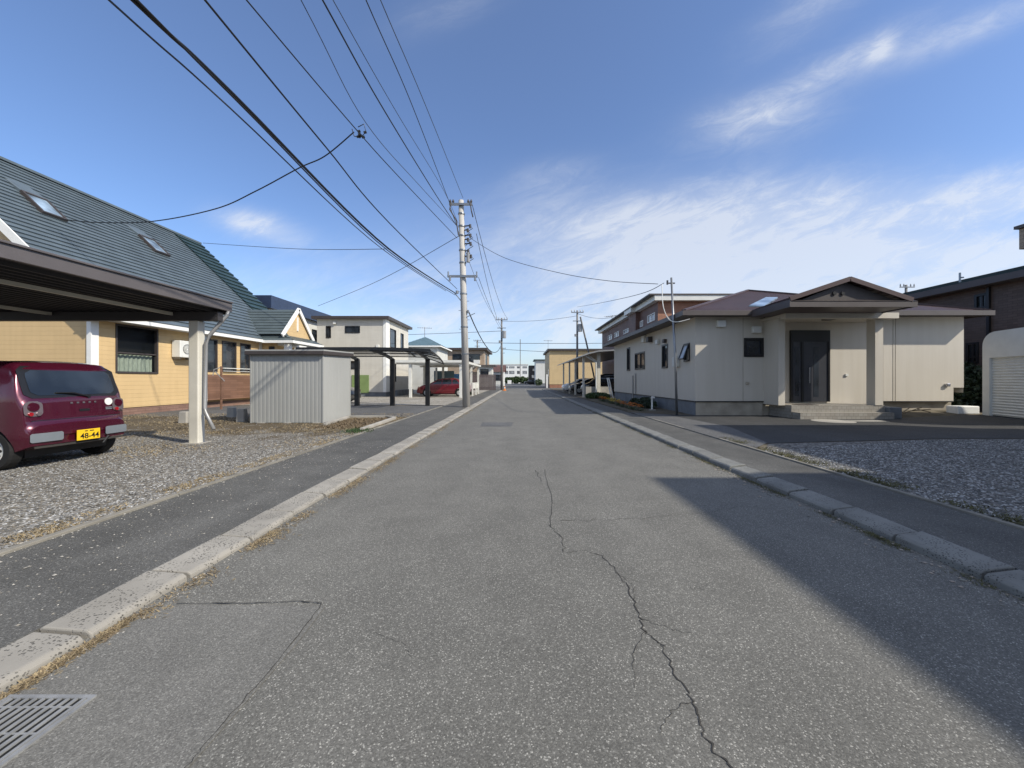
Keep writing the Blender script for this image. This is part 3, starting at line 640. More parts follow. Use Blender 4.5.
# three concrete stubs and a tap post
for (x, y, hh, lb) in ((-10.1, 11.75, .36, 'leftmost low concrete stub in the dead grass, beside the carport post'), (-10.05, 13.6, .36, 'square concrete stub standing behind another near the grey shed'), (-8.62, 12.1, .42, 'rounded concrete stub nearest the corner of the grey shed')):
    m = MB(); m.hexa([(x-.13, y-.1, .04), (x+.13, y-.1, .04), (x+.13, y+.1, .04), (x-.13, y+.1, .04), (x-.11, y-.08, .04+hh), (x+.11, y-.08, .04+hh), (x+.11, y+.08, .04+hh), (x-.11, y+.08, .04+hh)])
    one('concrete_stub', m, 'concrete', lb, 'concrete block', 'concrete stubs in the dead grass', bevel=.02)
t = thing('garden_post', 'thin brown wooden post before the brown boards of the bay', 'post', (-13.1, 17.1, .05))
m = MB(); m.bar((-13.1, 17.1, .03), (-13.1, 17.1, 1.95), .06); m.build('post', 'wood', t); m = MB(); m.bar((-13.35, 17.05, 1.75), (-12.95, 17.1, 1.3), .03); m.tube([(-13.1, 17.05, 1.9), (-13.3, 16.95, 1.8), (-13.35, 16.95, 1.55)], .02); m.build('hose', 'greymetal', t)
# little weathered planter in front of the shed's right side
t = thing('planter_bed', 'dead planting bed edged with weathered concrete beside the grey shed', 'planting bed', (-5.2, 12.5, .056))
m = MB()
for a, b in (((-5.85, 13.3), (-4.55, 13.3)), ((-5.85, 13.3), (-5.5, 11.0)), ((-4.15, 12.9), (-4.02, 9.9)), ((-4.55, 13.3), (-4.15, 12.9))):
    m.bar((*a, .09), (*b, .09), .1, .09)
m.build('edging', 'concrete', t, bevel=.01)
r = random.Random(9); m = MB()
for _ in range(2500):
    x, y = r.uniform(-5.6, -4.2), r.uniform(10.3, 13.2); l = r.uniform(.04, .12); a = r.uniform(0, 6.28); d = V((math.cos(a)*.7, math.sin(a)*.7, .5))*l; q = V((-d.y, d.x, 0))*.12; p = V((x, y, .057)); m.quad(p-q, p+q, p+d+q*.3, p+d-q*.3)
m.build('dead_plants', 'deadleaf', t)
m = MB(); r = random.Random(19)
for _ in range(900):
    x, y = r.gauss(-4.1, .14), r.gauss(9.9, .22); l = r.uniform(.03, .09); a = r.uniform(0, 6.28); d = V((math.cos(a)*.6, math.sin(a)*.6, .6))*l; q = V((-d.y, d.x, 0))*.2; p = V((x, y, .057)); m.quad(p-q, p+q, p+d+q*.3, p+d-q*.3)
one('weed_clump', m, 'leaf', 'small green weed clump at the sidewalk edge near the shed', 'weed')

# ------------------------------------------------------------------ carport over the maroon car
cp = thing('carport', 'dark bronze flat carport roof on a beige post over the maroon car', 'carport', (-6.6, 8.0, .056))
fx, cy0, cy1 = -6.05, 2.6, 8.2
m = MB(); m.box(fx-.05, fx, cy0, cy1, 2.78, 2.97); m.box(fx-5.6, fx-.05, cy1-.05, cy1, 2.72, 2.95); m.box(fx-5.6, fx-.05, cy0, cy0+.05, 2.78, 2.97); m.box(fx-5.65, fx-5.6, cy0, cy1, 2.78, 2.97); m.box(fx-.02, fx+.03, cy0, cy1, 2.955, 2.985)
m.build('fascia', 'carport', cp, bevel=.006)
m = MB(); x = fx-.05
while x > fx-5.55:
    m.hexa([(x-.18, cy0+.05, 2.80), (x, cy0+.05, 2.80), (x, cy1-.05, 2.80), (x-.18, cy1-.05, 2.80), (x-.18, cy0+.05, 2.83), (x, cy0+.05, 2.83), (x, cy1-.05, 2.83), (x-.18, cy1-.05, 2.83)])
    m.box(x-.19, x-.16, cy0+.05, cy1-.05, 2.74, 2.80); x -= .19
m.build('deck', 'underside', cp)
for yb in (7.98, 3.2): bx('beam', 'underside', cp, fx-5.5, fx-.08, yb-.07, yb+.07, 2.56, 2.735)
for xp in (-7.05, -9.5): bx('purlin', 'postbeige', cp, xp-.02, xp+.02, cy0+.1, 7.9, 2.66, 2.72)
for (x, y) in ((-6.63, 8.0), (-6.63, 3.2), (-11.0, 8.0), (-11.0, 3.2)):
    m = MB(); m.box(x-.1, x+.1, y-.09, y+.09, .05, 2.56); p = m.build('post', 'postbeige', cp, bevel=.02); bx('base_plate', 'concrete', p, x-.17, x+.17, y-.16, y+.16, .05, .075)
m = MB(); m.tube([(fx-.02, 8.1, 2.78), (fx-.03, 8.1, 2.70), (-6.38, 8.02, 2.27), (-6.46, 8.02, 2.1), (-6.46, 8.0, .78), (-6.44, 7.98, .68), (-6.2, 7.9, .35)], .035, 10)
m.build('downpipe', 'greymetal', cp, smooth=True)

# ------------------------------------------------------------------ shed
sh = thing('storage_shed', 'grey corrugated metal storage shed with dark roof edge', 'shed', (-7.0, 12.6, .056))
sx0, sx1, sy0, sy1 = -8.07, -5.91, 11.7, 13.56
def corr(mb, a, b, z0, z1, n, d=.005, pitch=.12):
    a, b, n = V(a), V(b), V(n); L = (b-a).length; u = (b-a).normalized(); s = 0; pts = [(0, 0)]
    while s < L-.02:
        for ds, dd in ((pitch*.5, 0), (pitch*.56, -d), (pitch*.94, -d), (pitch, 0)):
            if s+ds < L: pts.append((s+ds, dd))
        s += pitch
    pts.append((L, 0))
    for (p, q), (p2, q2) in zip(pts, pts[1:]): 
        A, B = a+u*p+n*q, a+u*p2+n*q2; mb.quad(A+V((0, 0, z0)), B+V((0, 0, z0)), B+V((0, 0, z1)), A+V((0, 0, z1)))
m = MB(); corr(m, (sx0, sy0, 0), (sx1, sy0, 0), .07, 2.12, (0, -1, 0)); corr(m, (sx1, sy0, 0), (sx1, sy1, 0), .07, 2.2, (1, 0, 0), .004, .1)
m.quad((sx0, sy0, .07), (sx0, sy1, .07), (sx0, sy1, 2.2), (sx0, sy0, 2.12)); m.quad((sx0, sy1, .07), (sx1, sy1, .07), (sx1, sy1, 2.2), (sx0, sy1, 2.2)); m.build('wall', 'shed', sh)
m = MB()
for x, y in ((sx0, sy0), (sx1, sy0), (sx1, sy1), (sx0, sy1)): bx('corner_trim', 'shed', sh, x-.02, x+.015, y-.015, y+.02, .06, 2.13)
zt = lambda y: 2.19+(y-sy0)*.03
m = MB(); a, b, c, d = (sx0-.12, sy0-.12), (sx1+.08, sy0-.12), (sx1+.08, sy1+.1), (sx0-.12, sy1+.1)
m.hexa([(p[0], p[1], zt(p[1])-.08) for p in (a, b, c, d)]+[(p[0], p[1], zt(p[1])+.03) for p in (a, b, c, d)]); m.build('roof_edge', 'shedtrim', sh, bevel=.01)
m = MB(); m.hexa([(p[0]*.995-.03, p[1]+.01, zt(p[1])+.031) for p in (a, b, c, d)]+[(p[0]*.995-.03, p[1]+.01, zt(p[1])+.07) for p in (a, b, c, d)]); m.build('roof', 'shed', sh)
for x in (sx0+.3, sx0+1.1, sx1-.2): bx('foot_block', 'concrete', sh, x-.1, x+.1, sy0-.03, sy0+.2, .05, .075)

# ------------------------------------------------------------------ generic two-storey boxes
def flat_house(name_lb, x0, x1, y0, y1, h, wall, trim, cat='house', z=0, over=.35, th=.22, holesF=(), holesS=(), sideplus=True, frame='black', glass='glass', roofname='roof', fo=.4):
    t = thing('house', name_lb, cat, ((x0+x1)/2, y0, z)); m = MB()
    m.wall((x0, y0, 0), (1, 0, 0), (0, -1, 0), x1-x0, z+fo, h, holesF)
    if sideplus: m.wall((x1, y0, 0), (0, 1, 0), (1, 0, 0), y1-y0, z+fo, h, holesS); m.quad((x0, y0, z+fo), (x0, y1, z+fo), (x0, y1, h), (x0, y0, h))
    else: m.wall((x0, y0, 0), (0, 1, 0), (-1, 0, 0), y1-y0, z+fo, h, holesS); m.quad((x1, y0, z+fo), (x1, y1, z+fo), (x1, y1, h), (x1, y0, h))
    m.quad((x0, y1, z+fo), (x1, y1, z+fo), (x1, y1, h), (x0, y1, h)); m.build('wall', wall, t)
    bx('foundation', 'concrete_dark', t, x0+.03, x1-.03, y0+.03, y1-.03, 0, z+fo)
    bx(roofname, trim, t, x0-over, x1+over, y0-over, y1+over, h-.02, h+th)
    for hh in holesF: window(t, (x0, y0, 0), (1, 0, 0), (0, -1, 0), hh, frame, glass)
    xx, nn = (x1, (1, 0, 0)) if sideplus else (x0, (-1, 0, 0))
    for hh in holesS: window(t, (xx, y0, 0), (0, 1, 0), nn, hh, frame, glass)
    return t
# house with navy roof slab just past the yellow house
h2 = flat_house('white house with a deep navy roof edge rising beyond the yellow house', -24.5, -17.35, 27.0, 36.0, 6.3, 'offwhite', 'navy', over=.35, th=.85, holesS=[(5.5, 6.4, 4.6, 5.6)], holesF=[(4.0, 6.0, 4.2, 5.4)])
# beige two-storey house
Y = 30.5; ux = lambda u: (u-VU)/F*Y; vz = lambda v: H0+(VV-v)/F*Y
x0, x1 = ux(317), ux(386); hf = lambda u0, u1, v0, v1: (ux(u0)-x0, ux(u1)-x0, vz(v1), vz(v0))
ys = lambda u: -x1*F/(VU-u)-Y
hs_ = lambda u0, u1, v0, v1: (ys(u0), ys(u1), H0+(VV-v1)/F*(Y+ys(u0)), H0+(VV-v0)/F*(Y+ys(u0)))
bh = flat_house('beige two storey house with small dark windows and a green door', x0, x1, Y, 36.6, vz(319), 'beige', 'shedtrim', th=.2, over=.3,
    holesF=[hf(326, 331, 326, 338), hf(345, 360, 326, 333), hf(348.5, 360, 361, 369)], holesS=[hs_(390, 396, 328, 347), hs_(400.5, 403.5, 333, 348), hs_(391, 396, 363, 382)])
bx('green_door', 'greendoor', bh, ux(352), ux(369), Y-.05, Y, .35, vz(375))
m = MB(); m.box(x1-.22, x1+.025, Y-.025, Y+.02, .4, vz(319)); m.box(x1-.02, x1+.027, Y+.02, Y+.75, .4, vz(319)); m.build('corner_board', 'white', bh)
for u, v in ((335, 323), (378, 346)): p = at(u, v, Y); bx('vent_hood', 'whitemetal', bh, p.x-.1, p.x+.1, Y-.14, Y, p.z-.1, p.z+.1)
bx('step_base', 'concrete_dark', bh, x1+.05, x1+.5, Y+1.2, Y+6, .05, .5)
# teal roofed house
t = thing('house', 'white house with a teal hipped roof and a rooftop antenna', 'house', (-11, 43, 0))
a0, a1, b0, b1 = -12.6, -9.0, 42.5, 48.5
m = MB(); m.box(a0, a1, b0, b1, 0, 5.1); m.build('wall', 'offwhite', t); m = MB()
e = .45; A = [(a0-e, b0-e, 5.05), (a1+e, b0-e, 5.05), (a1+e, b1+e, 5.05), (a0-e, b1+e, 5.05)]; R0, R1 = ((a0+a1)/2, b0+2.0, 6.25), ((a0+a1)/2, b1-2, 6.25)
m.slope(A[0], A[1], R0, R0, 8, .03); m.slope(A[1], A[2], R0, R1, 8, .03); m.slope(A[2], A[3], R1, R1, 8, .03); m.slope(A[3], A[0], R1, R0, 8, .03); m.quad(*[(p[0], p[1], 5.04) for p in A]); m.build('roof', 'tealroof', t)
m = MB(); m.box(a0-e, a1+e, b0-e-.03, b0-e, 4.92, 5.06); m.box(a1+e, a1+e+.03, b0-e, b1+e, 4.92, 5.06); m.build('eave_board', 'white', t)
def antenna(x, y, z, h, lb, d=(1, .3, 0)):
    t = thing('antenna', lb, 'antenna', (x, y, z)); m = MB(); m.bar((x, y, z), (x, y, z+h), .05); m.build('mast', 'greymetal', t)
    d = V(d).normalized(); c = V((x, y, z+h-.1)); m = MB(); m.bar(c-d*.8, c+d*.8, .04); q = V((-d.y, d.x, 0))
    for i in range(7): p = c+d*(-.75+.25*i); m.bar(p-q*.35, p+q*.35, .03)
    m.build('elements', 'greymetal', t); return t
antenna(-10.9, 44.6, 6.1, 1.3, 'television antenna on the teal roof')
# tan brick flat house
Y = 58; x0, x1 = ux(433), ux(484)
hf = lambda u0, u1, v0, v1: (ux(u0)-x0, ux(u1)-x0, vz(v1), vz(v0))
t = flat_house('tan brick flat roofed house behind the white carport', x0, x1, Y, 68, vz(350), 'tan2', 'shedtrim', over=.5, th=.3, holesF=[hf(452.5, 462, 354, 361), hf(462.5, 480, 354, 362)], holesS=[(2.5, 5.5, 3.2, 5.4)])
bx('balcony', 'whitemetal', t, ux(474), ux(480), Y-.5, Y, vz(364), vz(360))
# low houses behind the fence
flat_house('low white house with a dark window beyond the dark fence', -5.9, -3.9, 54.5, 57.0, 3.3, 'offwhite', 'fasciabrown', holesF=[(.35, 1.5, 1.9, 2.9)], over=.5, th=.15)
t = thing('house', 'small far house with a red brown gable roof beside the second utility pole', 'house', (-7, 85, 0))
m = MB(); m.box(-8.6, -3.6, 85, 92, 0, 3.2); m.build('wall', 'offwhite', t); m = MB(); m.slope((-9, 84.6, 3.1), (-3.2, 84.6, 3.1), (-9, 88.5, 4.7), (-3.2, 88.5, 4.7), 6, .04); m.slope((-9, 92.4, 3.1), (-3.2, 92.4, 3.1), (-9, 88.5, 4.7), (-3.2, 88.5, 4.7), 6, .04); m.build('roof', 'brickbrown', t)
for x in (-8.0, -5.5): window(t, (x, 85, 0), (1, 0, 0), (0, -1, 0), (0, 1.4, 1.2, 2.5), 'black', 'glass', depth=-.02)
# dark board fence
t = thing('fence', 'dark vertical board fence before the low white house', 'fence', (-4.5, 49.5, .05))
m = MB(); x = -6.4
while x < -3.15: m.box(x, x+.13, 49.5, 49.54, .08, 2.05); x += .145
m.build('boards', 'fencewood', t); m = MB()
for x in (-6.4, -4.8, -3.2): m.box(x, x+.08, 49.55, 49.63, .05, 2.0)
m.box(-6.4, -3.1, 49.55, 49.6, 1.7, 1.78); m.build('frame', 'black', t)
t = thing('fence', 'low white fence at the street end of the white carport', 'fence', (-3.9, 33, .05))
m = MB(); m.box(-4.6, -3.9, 31.5, 31.58, .62, 1.12); m.box(-3.98, -3.9, 31.6, 36, .62, 1.12); m.build('panel', 'whitemetal', t)
for x, y in ((-4.7, 31.5), (-3.89, 31.5), (-3.89, 34), (-3.89, 36)): bx('post', 'whitemetal', t, x, x+.1, y-.02, y+.1, .05, 1.14)
def leafclump(name, mat, label, cat, ell, n, s, seed, kind=None, group=None, blob=None):
    """leaf-sized faces spread through a set of ellipsoids (cx,cy,cz,rx,ry,rz)"""
    r = random.Random(seed); m = MB()
    tot = sum(e[3]*e[4]*e[5] for e in ell)
    for e in ell:
        for _ in range(int(n*e[3]*e[4]*e[5]/tot)+1):
            while True:
                p = V((r.uniform(-1, 1), r.uniform(-1, 1), r.uniform(-1, 1)))
                if .35 < p.length < 1: break
            c = V((e[0]+p.x*e[3], e[1]+p.y*e[4], e[2]+p.z*e[5])); d = V((r.gauss(0, 1), r.gauss(0, 1), r.gauss(0, 1))).normalized(); q = d.cross(V((r.gauss(0, 1), r.gauss(0, 1), r.gauss(0, 1)))).normalized()
            k = s*r.uniform(.6, 1.3); m.quad(c-d*k-q*k*.5, c+d*k*.2-q*k*.7, c+d*k, c+q*k*.6)
    return one(name, m, mat, label, cat, group, base=(ell[0][0], ell[0][1], .05))
leafclump('bush', 'leafdark', 'low dark bush inside the end of the white carport', 'bush', [(-4.3, 32.5, .4, .35, 1.0, .35)], 900, .06, 5)
# white carport with a red car
t = thing('carport', 'white flat carport sheltering the red car', 'carport', (-6.5, 29, .06))
m = MB(); m.hexa([(-9.2, 28.4, 2.62), (-4.1, 28.4, 2.62), (-4.1, 41, 2.72), (-9.2, 41, 2.72), (-9.2, 28.4, 2.80), (-4.1, 28.4, 2.80), (-4.1, 41, 2.90), (-9.2, 41, 2.90)]); m.build('roof', 'whitemetal', t)
for i, (x, y) in enumerate(((-8.05, 28.7), (-4.36, 28.7), (-8.7, 35.5), (-7.0, 35.5), (-4.36, 34.8), (-4.36, 40.6), (-8.7, 40.6))): bx('post', 'whitemetal', t, x-.09, x+.09, y-.09, y+.09, .05, 2.63)
bx('beam', 'whitemetal', t, -9.1, -4.2, 28.62, 28.78, 2.5, 2.61); bx('beam', 'whitemetal', t, -9.1, -4.2, 35.4, 35.55, 2.5, 2.62)
bx('back_screen', 'tealroof', t, -9.0, -6.9, 40.8, 40.9, .1, 2.3, label='teal netting at the far end')
m = MB(); m.box(-7.6, -5.6, 41.5, 41.6, .9, 2.0); one('tarp_board', m, 'blue', 'pale blue sheet leaning behind the red car', 'tarp')
# black cantilever carport
t = thing('carport', 'black cantilever carport with three posts and an arched ribbed roof', 'carport', (-6.3, 19.5, .06))
pxs = (-8.15, -6.38, -4.62)
for x in pxs:
    bx('post', 'black', t, x-.1, x+.1, 19.42, 19.6, .05, 2.4)
    m = MB(); pts = [(x, 19.62, 2.36), (x, 19.0, 2.46), (x, 18.2, 2.56), (x, 17.3, 2.62), (x, 16.7, 2.64)]
    for a, b in zip(pts, pts[1:]): m.bar(a, b, .09, .14)
    m.build('rib', 'black', t)
def rz_(x, y): return 2.70-.10*((x+7)/3.4)**2*(1 if x > -7 else .2) - (0 if y < 18.5 else .12*(y-18.5)**1.3) - (.28*max(0, (x+4.9))**1.2)*((y-16.7)/3)
m = MB(); xs = [-9.6+i*(5.75/16) for i in range(17)]; ysr = [16.7+i*.38 for i in range(9)]
for i in range(16):
    for j in range(8):
        g = [(xs[i], ysr[j]), (xs[i+1], ysr[j]), (xs[i+1], ysr[j+1]), (xs[i], ysr[j+1])]; m.quad(*[(a, b, rz_(a, b)+.04) for a, b in g])
pm, ntp, bp = newmat('smoky roof panel'); bp.inputs['Base Color'].default_value = (.10, .10, .11, 1); bp.inputs['Alpha'].default_value = .55; bp.inputs['Roughness'].default_value = .3
m.build('roof_panel', pm, t)
m = MB()
for j in (0, 2, 4, 6, 8):
    for i in range(16): a, b = (xs[i], ysr[j]), (xs[i+1], ysr[j]); m.bar((*a, rz_(*a)), (*b, rz_(*b)), .05, .05 if j else .12)
for i in (0, 16, 2, 8, 12):
    for j in range(8): a, b = (xs[i], ysr[j]), (xs[i], ysr[j+1]); m.bar((*a, rz_(*a)), (*b, rz_(*b)), .05, .06)
m.build('roof_frame', 'black', t)

# ------------------------------------------------------------------ cream house on the right
ch = thing('house', 'cream bungalow with a brown hipped roof and a pillared entrance porch', 'house', (10, 14, .09))
CX, CY, FZ, WT = 6.25, 13.9, .60, 3.58
ysd = lambda u: CX*F/(u-VU)
Sh = []
for u0, u1, v0, v1 in ((627, 630.3, 348, 371), (635, 645, 353.5, 370), (662, 668, 345, 368.5), (684, 690, 344, 362)):
    ya, yb = ysd(u1), ysd(u0); Sh.append((ya-CY, yb-CY, H0+(VV-v1)/F*yb, H0+(VV-v0)/F*yb))
fx_ = lambda u: (u-VU)/F*CY; fz_ = lambda v: H0+(VV-v)/F*CY
fh = (fx_(743.8)-CX, fx_(763.6)-CX, fz_(357), fz_(338))
m = MB()
m.wall((CX, CY, 0), (0, 1, 0), (-1, 0, 0), 12.0, FZ, WT+.02, Sh)
m.wall((CX, CY, 0), (1, 0, 0), (0, -1, 0), 8.68-CX, FZ, WT+.02, [fh])
m.box(8.68, 8.90, 13.1, 13.99, .5, WT-.02)                      # wing wall left of the door
m.quad((8.9, 13.99, .5), (12.95, 13.99, .5), (12.95, 13.99, WT), (8.9, 13.99, WT)) # recess back
m.box(12.95, 15.45, CY+.001, CY+.1, FZ, WT+.02); m.box(15.45, 15.82, CY+.001, CY+.1, 1.08, WT+.02); m.box(8.7, 8.9, 14.0, 14.1, .5, WT)
m.quad((15.8, CY, .9), (15.8, 25.9, .9), (15.8, 25.9, WT), (15.8, CY, WT)); m.quad((CX, 25.9, FZ), (15.8, 25.9, FZ), (15.8, 25.9, WT), (CX, 25.9, WT))
m.build('wall', 'cream', ch)
m = MB(); m.box(CX+.03, 8.66, CY+.03, 25.8, 0, FZ-.03); m.box(8.7, 15.5, CY+.12, 25.8, 0, FZ-.03); m.build('foundation', 'found_front', ch)
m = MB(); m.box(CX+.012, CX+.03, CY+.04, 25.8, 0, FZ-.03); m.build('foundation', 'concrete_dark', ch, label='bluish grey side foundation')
m = MB(); m.box(CX-.015, CX+.02, CY-.015, 25.9, FZ-.035, FZ); m.box(CX+.02, 8.68, CY-.015, CY+.02, FZ-.035, FZ); m.build('flashing', 'black', ch); bx('flashing', 'black', ch, 12.95, 15.45, CY-.01, CY+.02, FZ-.035, FZ)
# vertical joints
m = MB()
for u in (743, 893, 895.5): x = fx_(u); m.box(x-.008, x+.008, CY-.006, CY+.002, FZ, WT)
m.build('joint', 'found_front', ch)
for i, h in enumerate(Sh): window(ch, (CX, CY, 0), (0, 1, 0), (-1, 0, 0), h, 'black', 'glass' if i != 3 else 'glasslight', .07, mull=(.5,) if i == 1 else ())
window(ch, (CX, CY, 0), (1, 0, 0), (0, -1, 0), fh, 'black', 'glass', .09, mull=())
# open sash on the side window
ya, yb = CY+Sh[3][0], CY+Sh[3][1]; z0_, z1_ = Sh[3][2], Sh[3][3]
m = MB()
for a, b in (((CX-.03, ya+.05, z1_-.06), (CX-.22, ya+.05, z0_+.1)), ((CX-.03, yb-.05, z1_-.06), (CX-.22, yb-.05, z0_+.1)), ((CX-.03, ya+.05, z1_-.06), (CX-.03, yb-.05, z1_-.06)), ((CX-.22, ya+.05, z0_+.1), (CX-.22, yb-.05, z0_+.1))): m.bar(a, b, .05)
s_ = m.build('open_sash', 'black', ch); g = MB(); g.quad((CX-.03, ya+.07, z1_-.08), (CX-.03, yb-.07, z1_-.08), (CX-.22, yb-.07, z0_+.12), (CX-.22, ya+.07, z0_+.12)); g.build('pane', 'glasslight', s_)
# door: black frame, transom, side panel, leaf with glass slits and steel handle
DY = 13.97; dx = lambda u: (u-VU)/F*DY; dz = lambda v: H0+(VV-v)/F*DY
m = MB(); X0, X1, Zt, Zb = dx(789.5), dx(828.5), dz(330.5), .575
for b in ((X0, X0+.08, Zb, Zt), (X1-.06, X1, Zb, Zt), (X0+.08, X1-.06, dz(342)-.0, Zt)): m.box(b[0], b[1], DY-.08, DY, b[2], b[3])
xm = dx(801.5); m.box(xm-.05, xm+.03, DY-.075, DY, Zb, dz(342)); df = m.build('door_frame', 'black', ch)
doormat = plain('door leaf dark grey', (58, 60, 66), .35, .08)
m = MB(); m.box(X0+.08, xm-.05, DY-.05, DY-.01, Zb, dz(342)); dl = m.build('side_panel', doormat, df)
m = MB(); m.box(xm+.03, X1-.06, DY-.05, DY-.01, Zb, dz(342)); dd = m.build('door', doormat, ch)
m = MB(); m.box(dx(812.5), dx(817.5), DY-.056, DY-.051, Zb+.18, dz(347)); m.build('glass_slit', 'glass', dd)
m = MB(); m.box(dx(794), dx(798), DY-.056, DY-.051, Zb+.2, dz(347)); m.build('glass_slit', 'glass', dl)
m = MB(); m.bar((dx(807.3), DY-.11, dz(383)), (dx(807.3), DY-.11, dz(367.5)), .03); m.bar((dx(807.3), DY-.11, dz(369)), (dx(807.3), DY-.05, dz(369)), .02); m.bar((dx(807.3), DY-.11, dz(381.5)), (dx(807.3), DY-.05, dz(381.5)), .02); m.build('handle', 'chrome', dd)
# porch: pillar, beam, soffit, steps
m = MB(); m.box(11.66, 11.92, 12.8, 13.13, .521, 3.42); m.build('pillar', 'cream', ch)
m = MB(); m.box(8.0+.55, 12.2, 12.55, 12.8, 3.34, 3.52); m.box(8.55, 12.2, 12.8, 13.98, 3.42, 3.5); m.build('porch_beam', 'cream', ch)
bx('porch_lamp', 'shedtrim', ch, 10.2, 10.5, 12.95, 13.2, 3.36, 3.42)
m = MB(); m.box(8.92, 12.0, 12.82, 13.96, .09, .52); m.build('landing', 'tile', ch); m = MB(); m.box(8.95, 11.95, 12.45, 12.82, .09, .30); m.build('step', 'tile', ch)
bx('mat', 'shedtrim', ch, 9.2, 9.85, 12.85, 13.2, .521, .535)
m = MB(); m.box(12.005, 12.4, 12.65, 13.3, .09, .46); m.build('pillar_base', 'concrete_dark', ch, bevel=.02)
# main hip roof
EZc, P_ = 3.72, .36; ex0, ex1, ey0, ey1 = 5.63, 16.2, 13.4, 26.4; mid = (ex0+ex1)/2; hgt = (ex1-ex0)/2*P_
ap0 = (mid, ey0+(ex1-ex0)/2, EZc+hgt); ap1 = (mid, ey1-(ex1-ex0)/2, EZc+hgt)
m = MB(); c00, c10, c11, c01 = (ex0, ey0, EZc), (ex1, ey0, EZc), (ex1, ey1, EZc), (ex0, ey1, EZc)
m.slope(c00, c10, ap0, ap0, 22, .014); m.slope(c10, c11, ap0, ap1, 22, .014); m.slope(c11, c01, ap1, ap1, 22, .014); m.slope(c01, c00, ap1, ap0, 22, .014)
rf = m.build('roof', 'roofbrown', ch)
m = MB()
for a, b in ((c00, ap0), (c10, ap0), (ap0, ap1), (c01, ap1)): m.bar(V(a)+V((0, 0, .03)), V(b)+V((0, 0, .03)), .14, .06)
m.build('ridge_cap', 'roofbrown', rf)
m = MB()
m.box(ex0-.06, ex0, ey0-.06, ey1, 3.57, 3.735); m.box(ex0, ex1, ey0-.06, ey0, 3.57, 3.735); m.box(ex1, ex1+.06, ey0-.06, ey1, 3.57, 3.735)
m.box(ex0, CX, ey0, ey1, 3.60, 3.63); m.box(CX, ex1, ey0, CY, 3.60, 3.63); m.build('eave_fascia', 'fasciabrown', ch)
m = MB()
def rp(u, v):
    kx, kz = (u-VU)/F, (VV-v)/F; Yq = (EZc-P_*ey0-H0)/(kz-P_); return V((kx*Yq, Yq, H0+kz*Yq+.06))
q = [rp(749, 307), rp(764, 307.5), rp(778, 298.5), rp(766, 298.5)]; m.hexa([p+V((0, 0, -.1)) for p in q]+q); m.build('roof_window', 'skyglass', ch)
# porch gable roof
gx0, gx1, gy, gm, gza, gze = 7.98, 11.44, 11.5, 9.71, 4.31, 3.74
m = MB(); yb_ = 16.6
m.slope((gx0, gy, gze), (gx0, yb_, gze), (gm, gy, gza), (gm, yb_, gza), 8, .014); m.slope((gx1, gy, gze), (gx1, yb_, gze), (gm, gy, gza), (gm, yb_, gza), 8, .014)
m.quad((gx0, gy-.0, 3.505), (gx1, gy, 3.505), (gx1, 13.4, 3.505), (gx0, 13.4, 3.505)); m.build('porch_roof', 'roofbrown', ch)
m = MB(); m.box(gx0, gx1+.25, gy-.04, gy, 3.5, 3.66); m.box(gx0-.05, gx0, gy-.04, 13.36, 3.5, 3.72); m.box(gx1+.2, gx1+.25, gy, 13.36, 3.5, 3.68); m.slope((gx0, gy-.05, 3.665), (gx1+.25, gy-.05, 3.665), (gx0+.1, gy+.2, 3.77), (gx1+.1, gy+.2, 3.77), 2, .012)
m.build('porch_fascia', 'fasciabrown', ch)
m = MB(); m.bar((gx0-.04, gy-.02, gze-.0), (gm, gy-.02, gza+.02), .06, .13); m.bar((gx1+.12, gy-.02, gze-.03), (gm, gy-.02, gza+.02), .06, .13); m.build('bargeboard', 'roofbrown', ch)
m = MB(); m.quad((gx0+.3, gy+.12, 3.7), (gx1-.2, gy+.12, 3.7), (gm, gy+.12, gza-.05)); m.build('gable', 'shedtrim', ch)
m = MB()
for u in (834.6, 843): x = (u-VU)/F*(gy+.1); m.tube([(x, gy+.115, 3.93), (x, gy+.085, 3.93)], .055, 14)
m.build('gable_vents', 'black', ch)
# wall fittings
def hood(u, v, mat='whitemetal', side=False, s=.12, dep=.14):
    m = MB()
    if side: Yq = ysd(u); z = H0+(VV-v)/F*Yq; m.box(CX-dep, CX, Yq-s, Yq+s, z-s*.8, z+s*.8)
    else: x, z = fx_(u), fz_(v); m.box(x-s, x+s, CY-dep, CY, z-s*.8, z+s*.8)
    return m.build('vent_hood', mat, ch, bevel=.02)
hood(720, 324, s=.15); hood(755.3, 330, s=.15); hood(747, 383, 'found_front', s=.06, dep=.06); hood(946.5, 385, 'chrome', s=.07, dep=.08)
hood(645, 339, side=True, s=.2); hood(651.5, 339.5, 'shedtrim', side=True, s=.16, dep=.22); hood(659, 342, side=True, s=.12); hood(666, 341, 'shedtrim', side=True, s=.1)
m = MB(); x = (846-VU)/F*14; z = H0+(VV-375)/F*14; m.box(x-.05, x+.05, 13.95, 13.99, z-.04, z+.04); m.build('doorbell', 'whitemetal', ch)
Yq = ysd(678); z = H0+(VV-362)/F*Yq; m = MB(); m.box(CX-.16, CX, Yq-.2, Yq+.2, z-.2, z+.2); m.build('meter_box', 'offwhite', ch, bevel=.02)
Yq = ysd(633.5); m = MB(); m.tube([(CX-.04, Yq, .15), (CX-.04, Yq, 1.6)], .03); m.tube([(CX-.04, Yq-.5, .6), (CX-.04, Yq-.5, 1.7)], .03); m.build('downpipe', 'greymetal', ch)
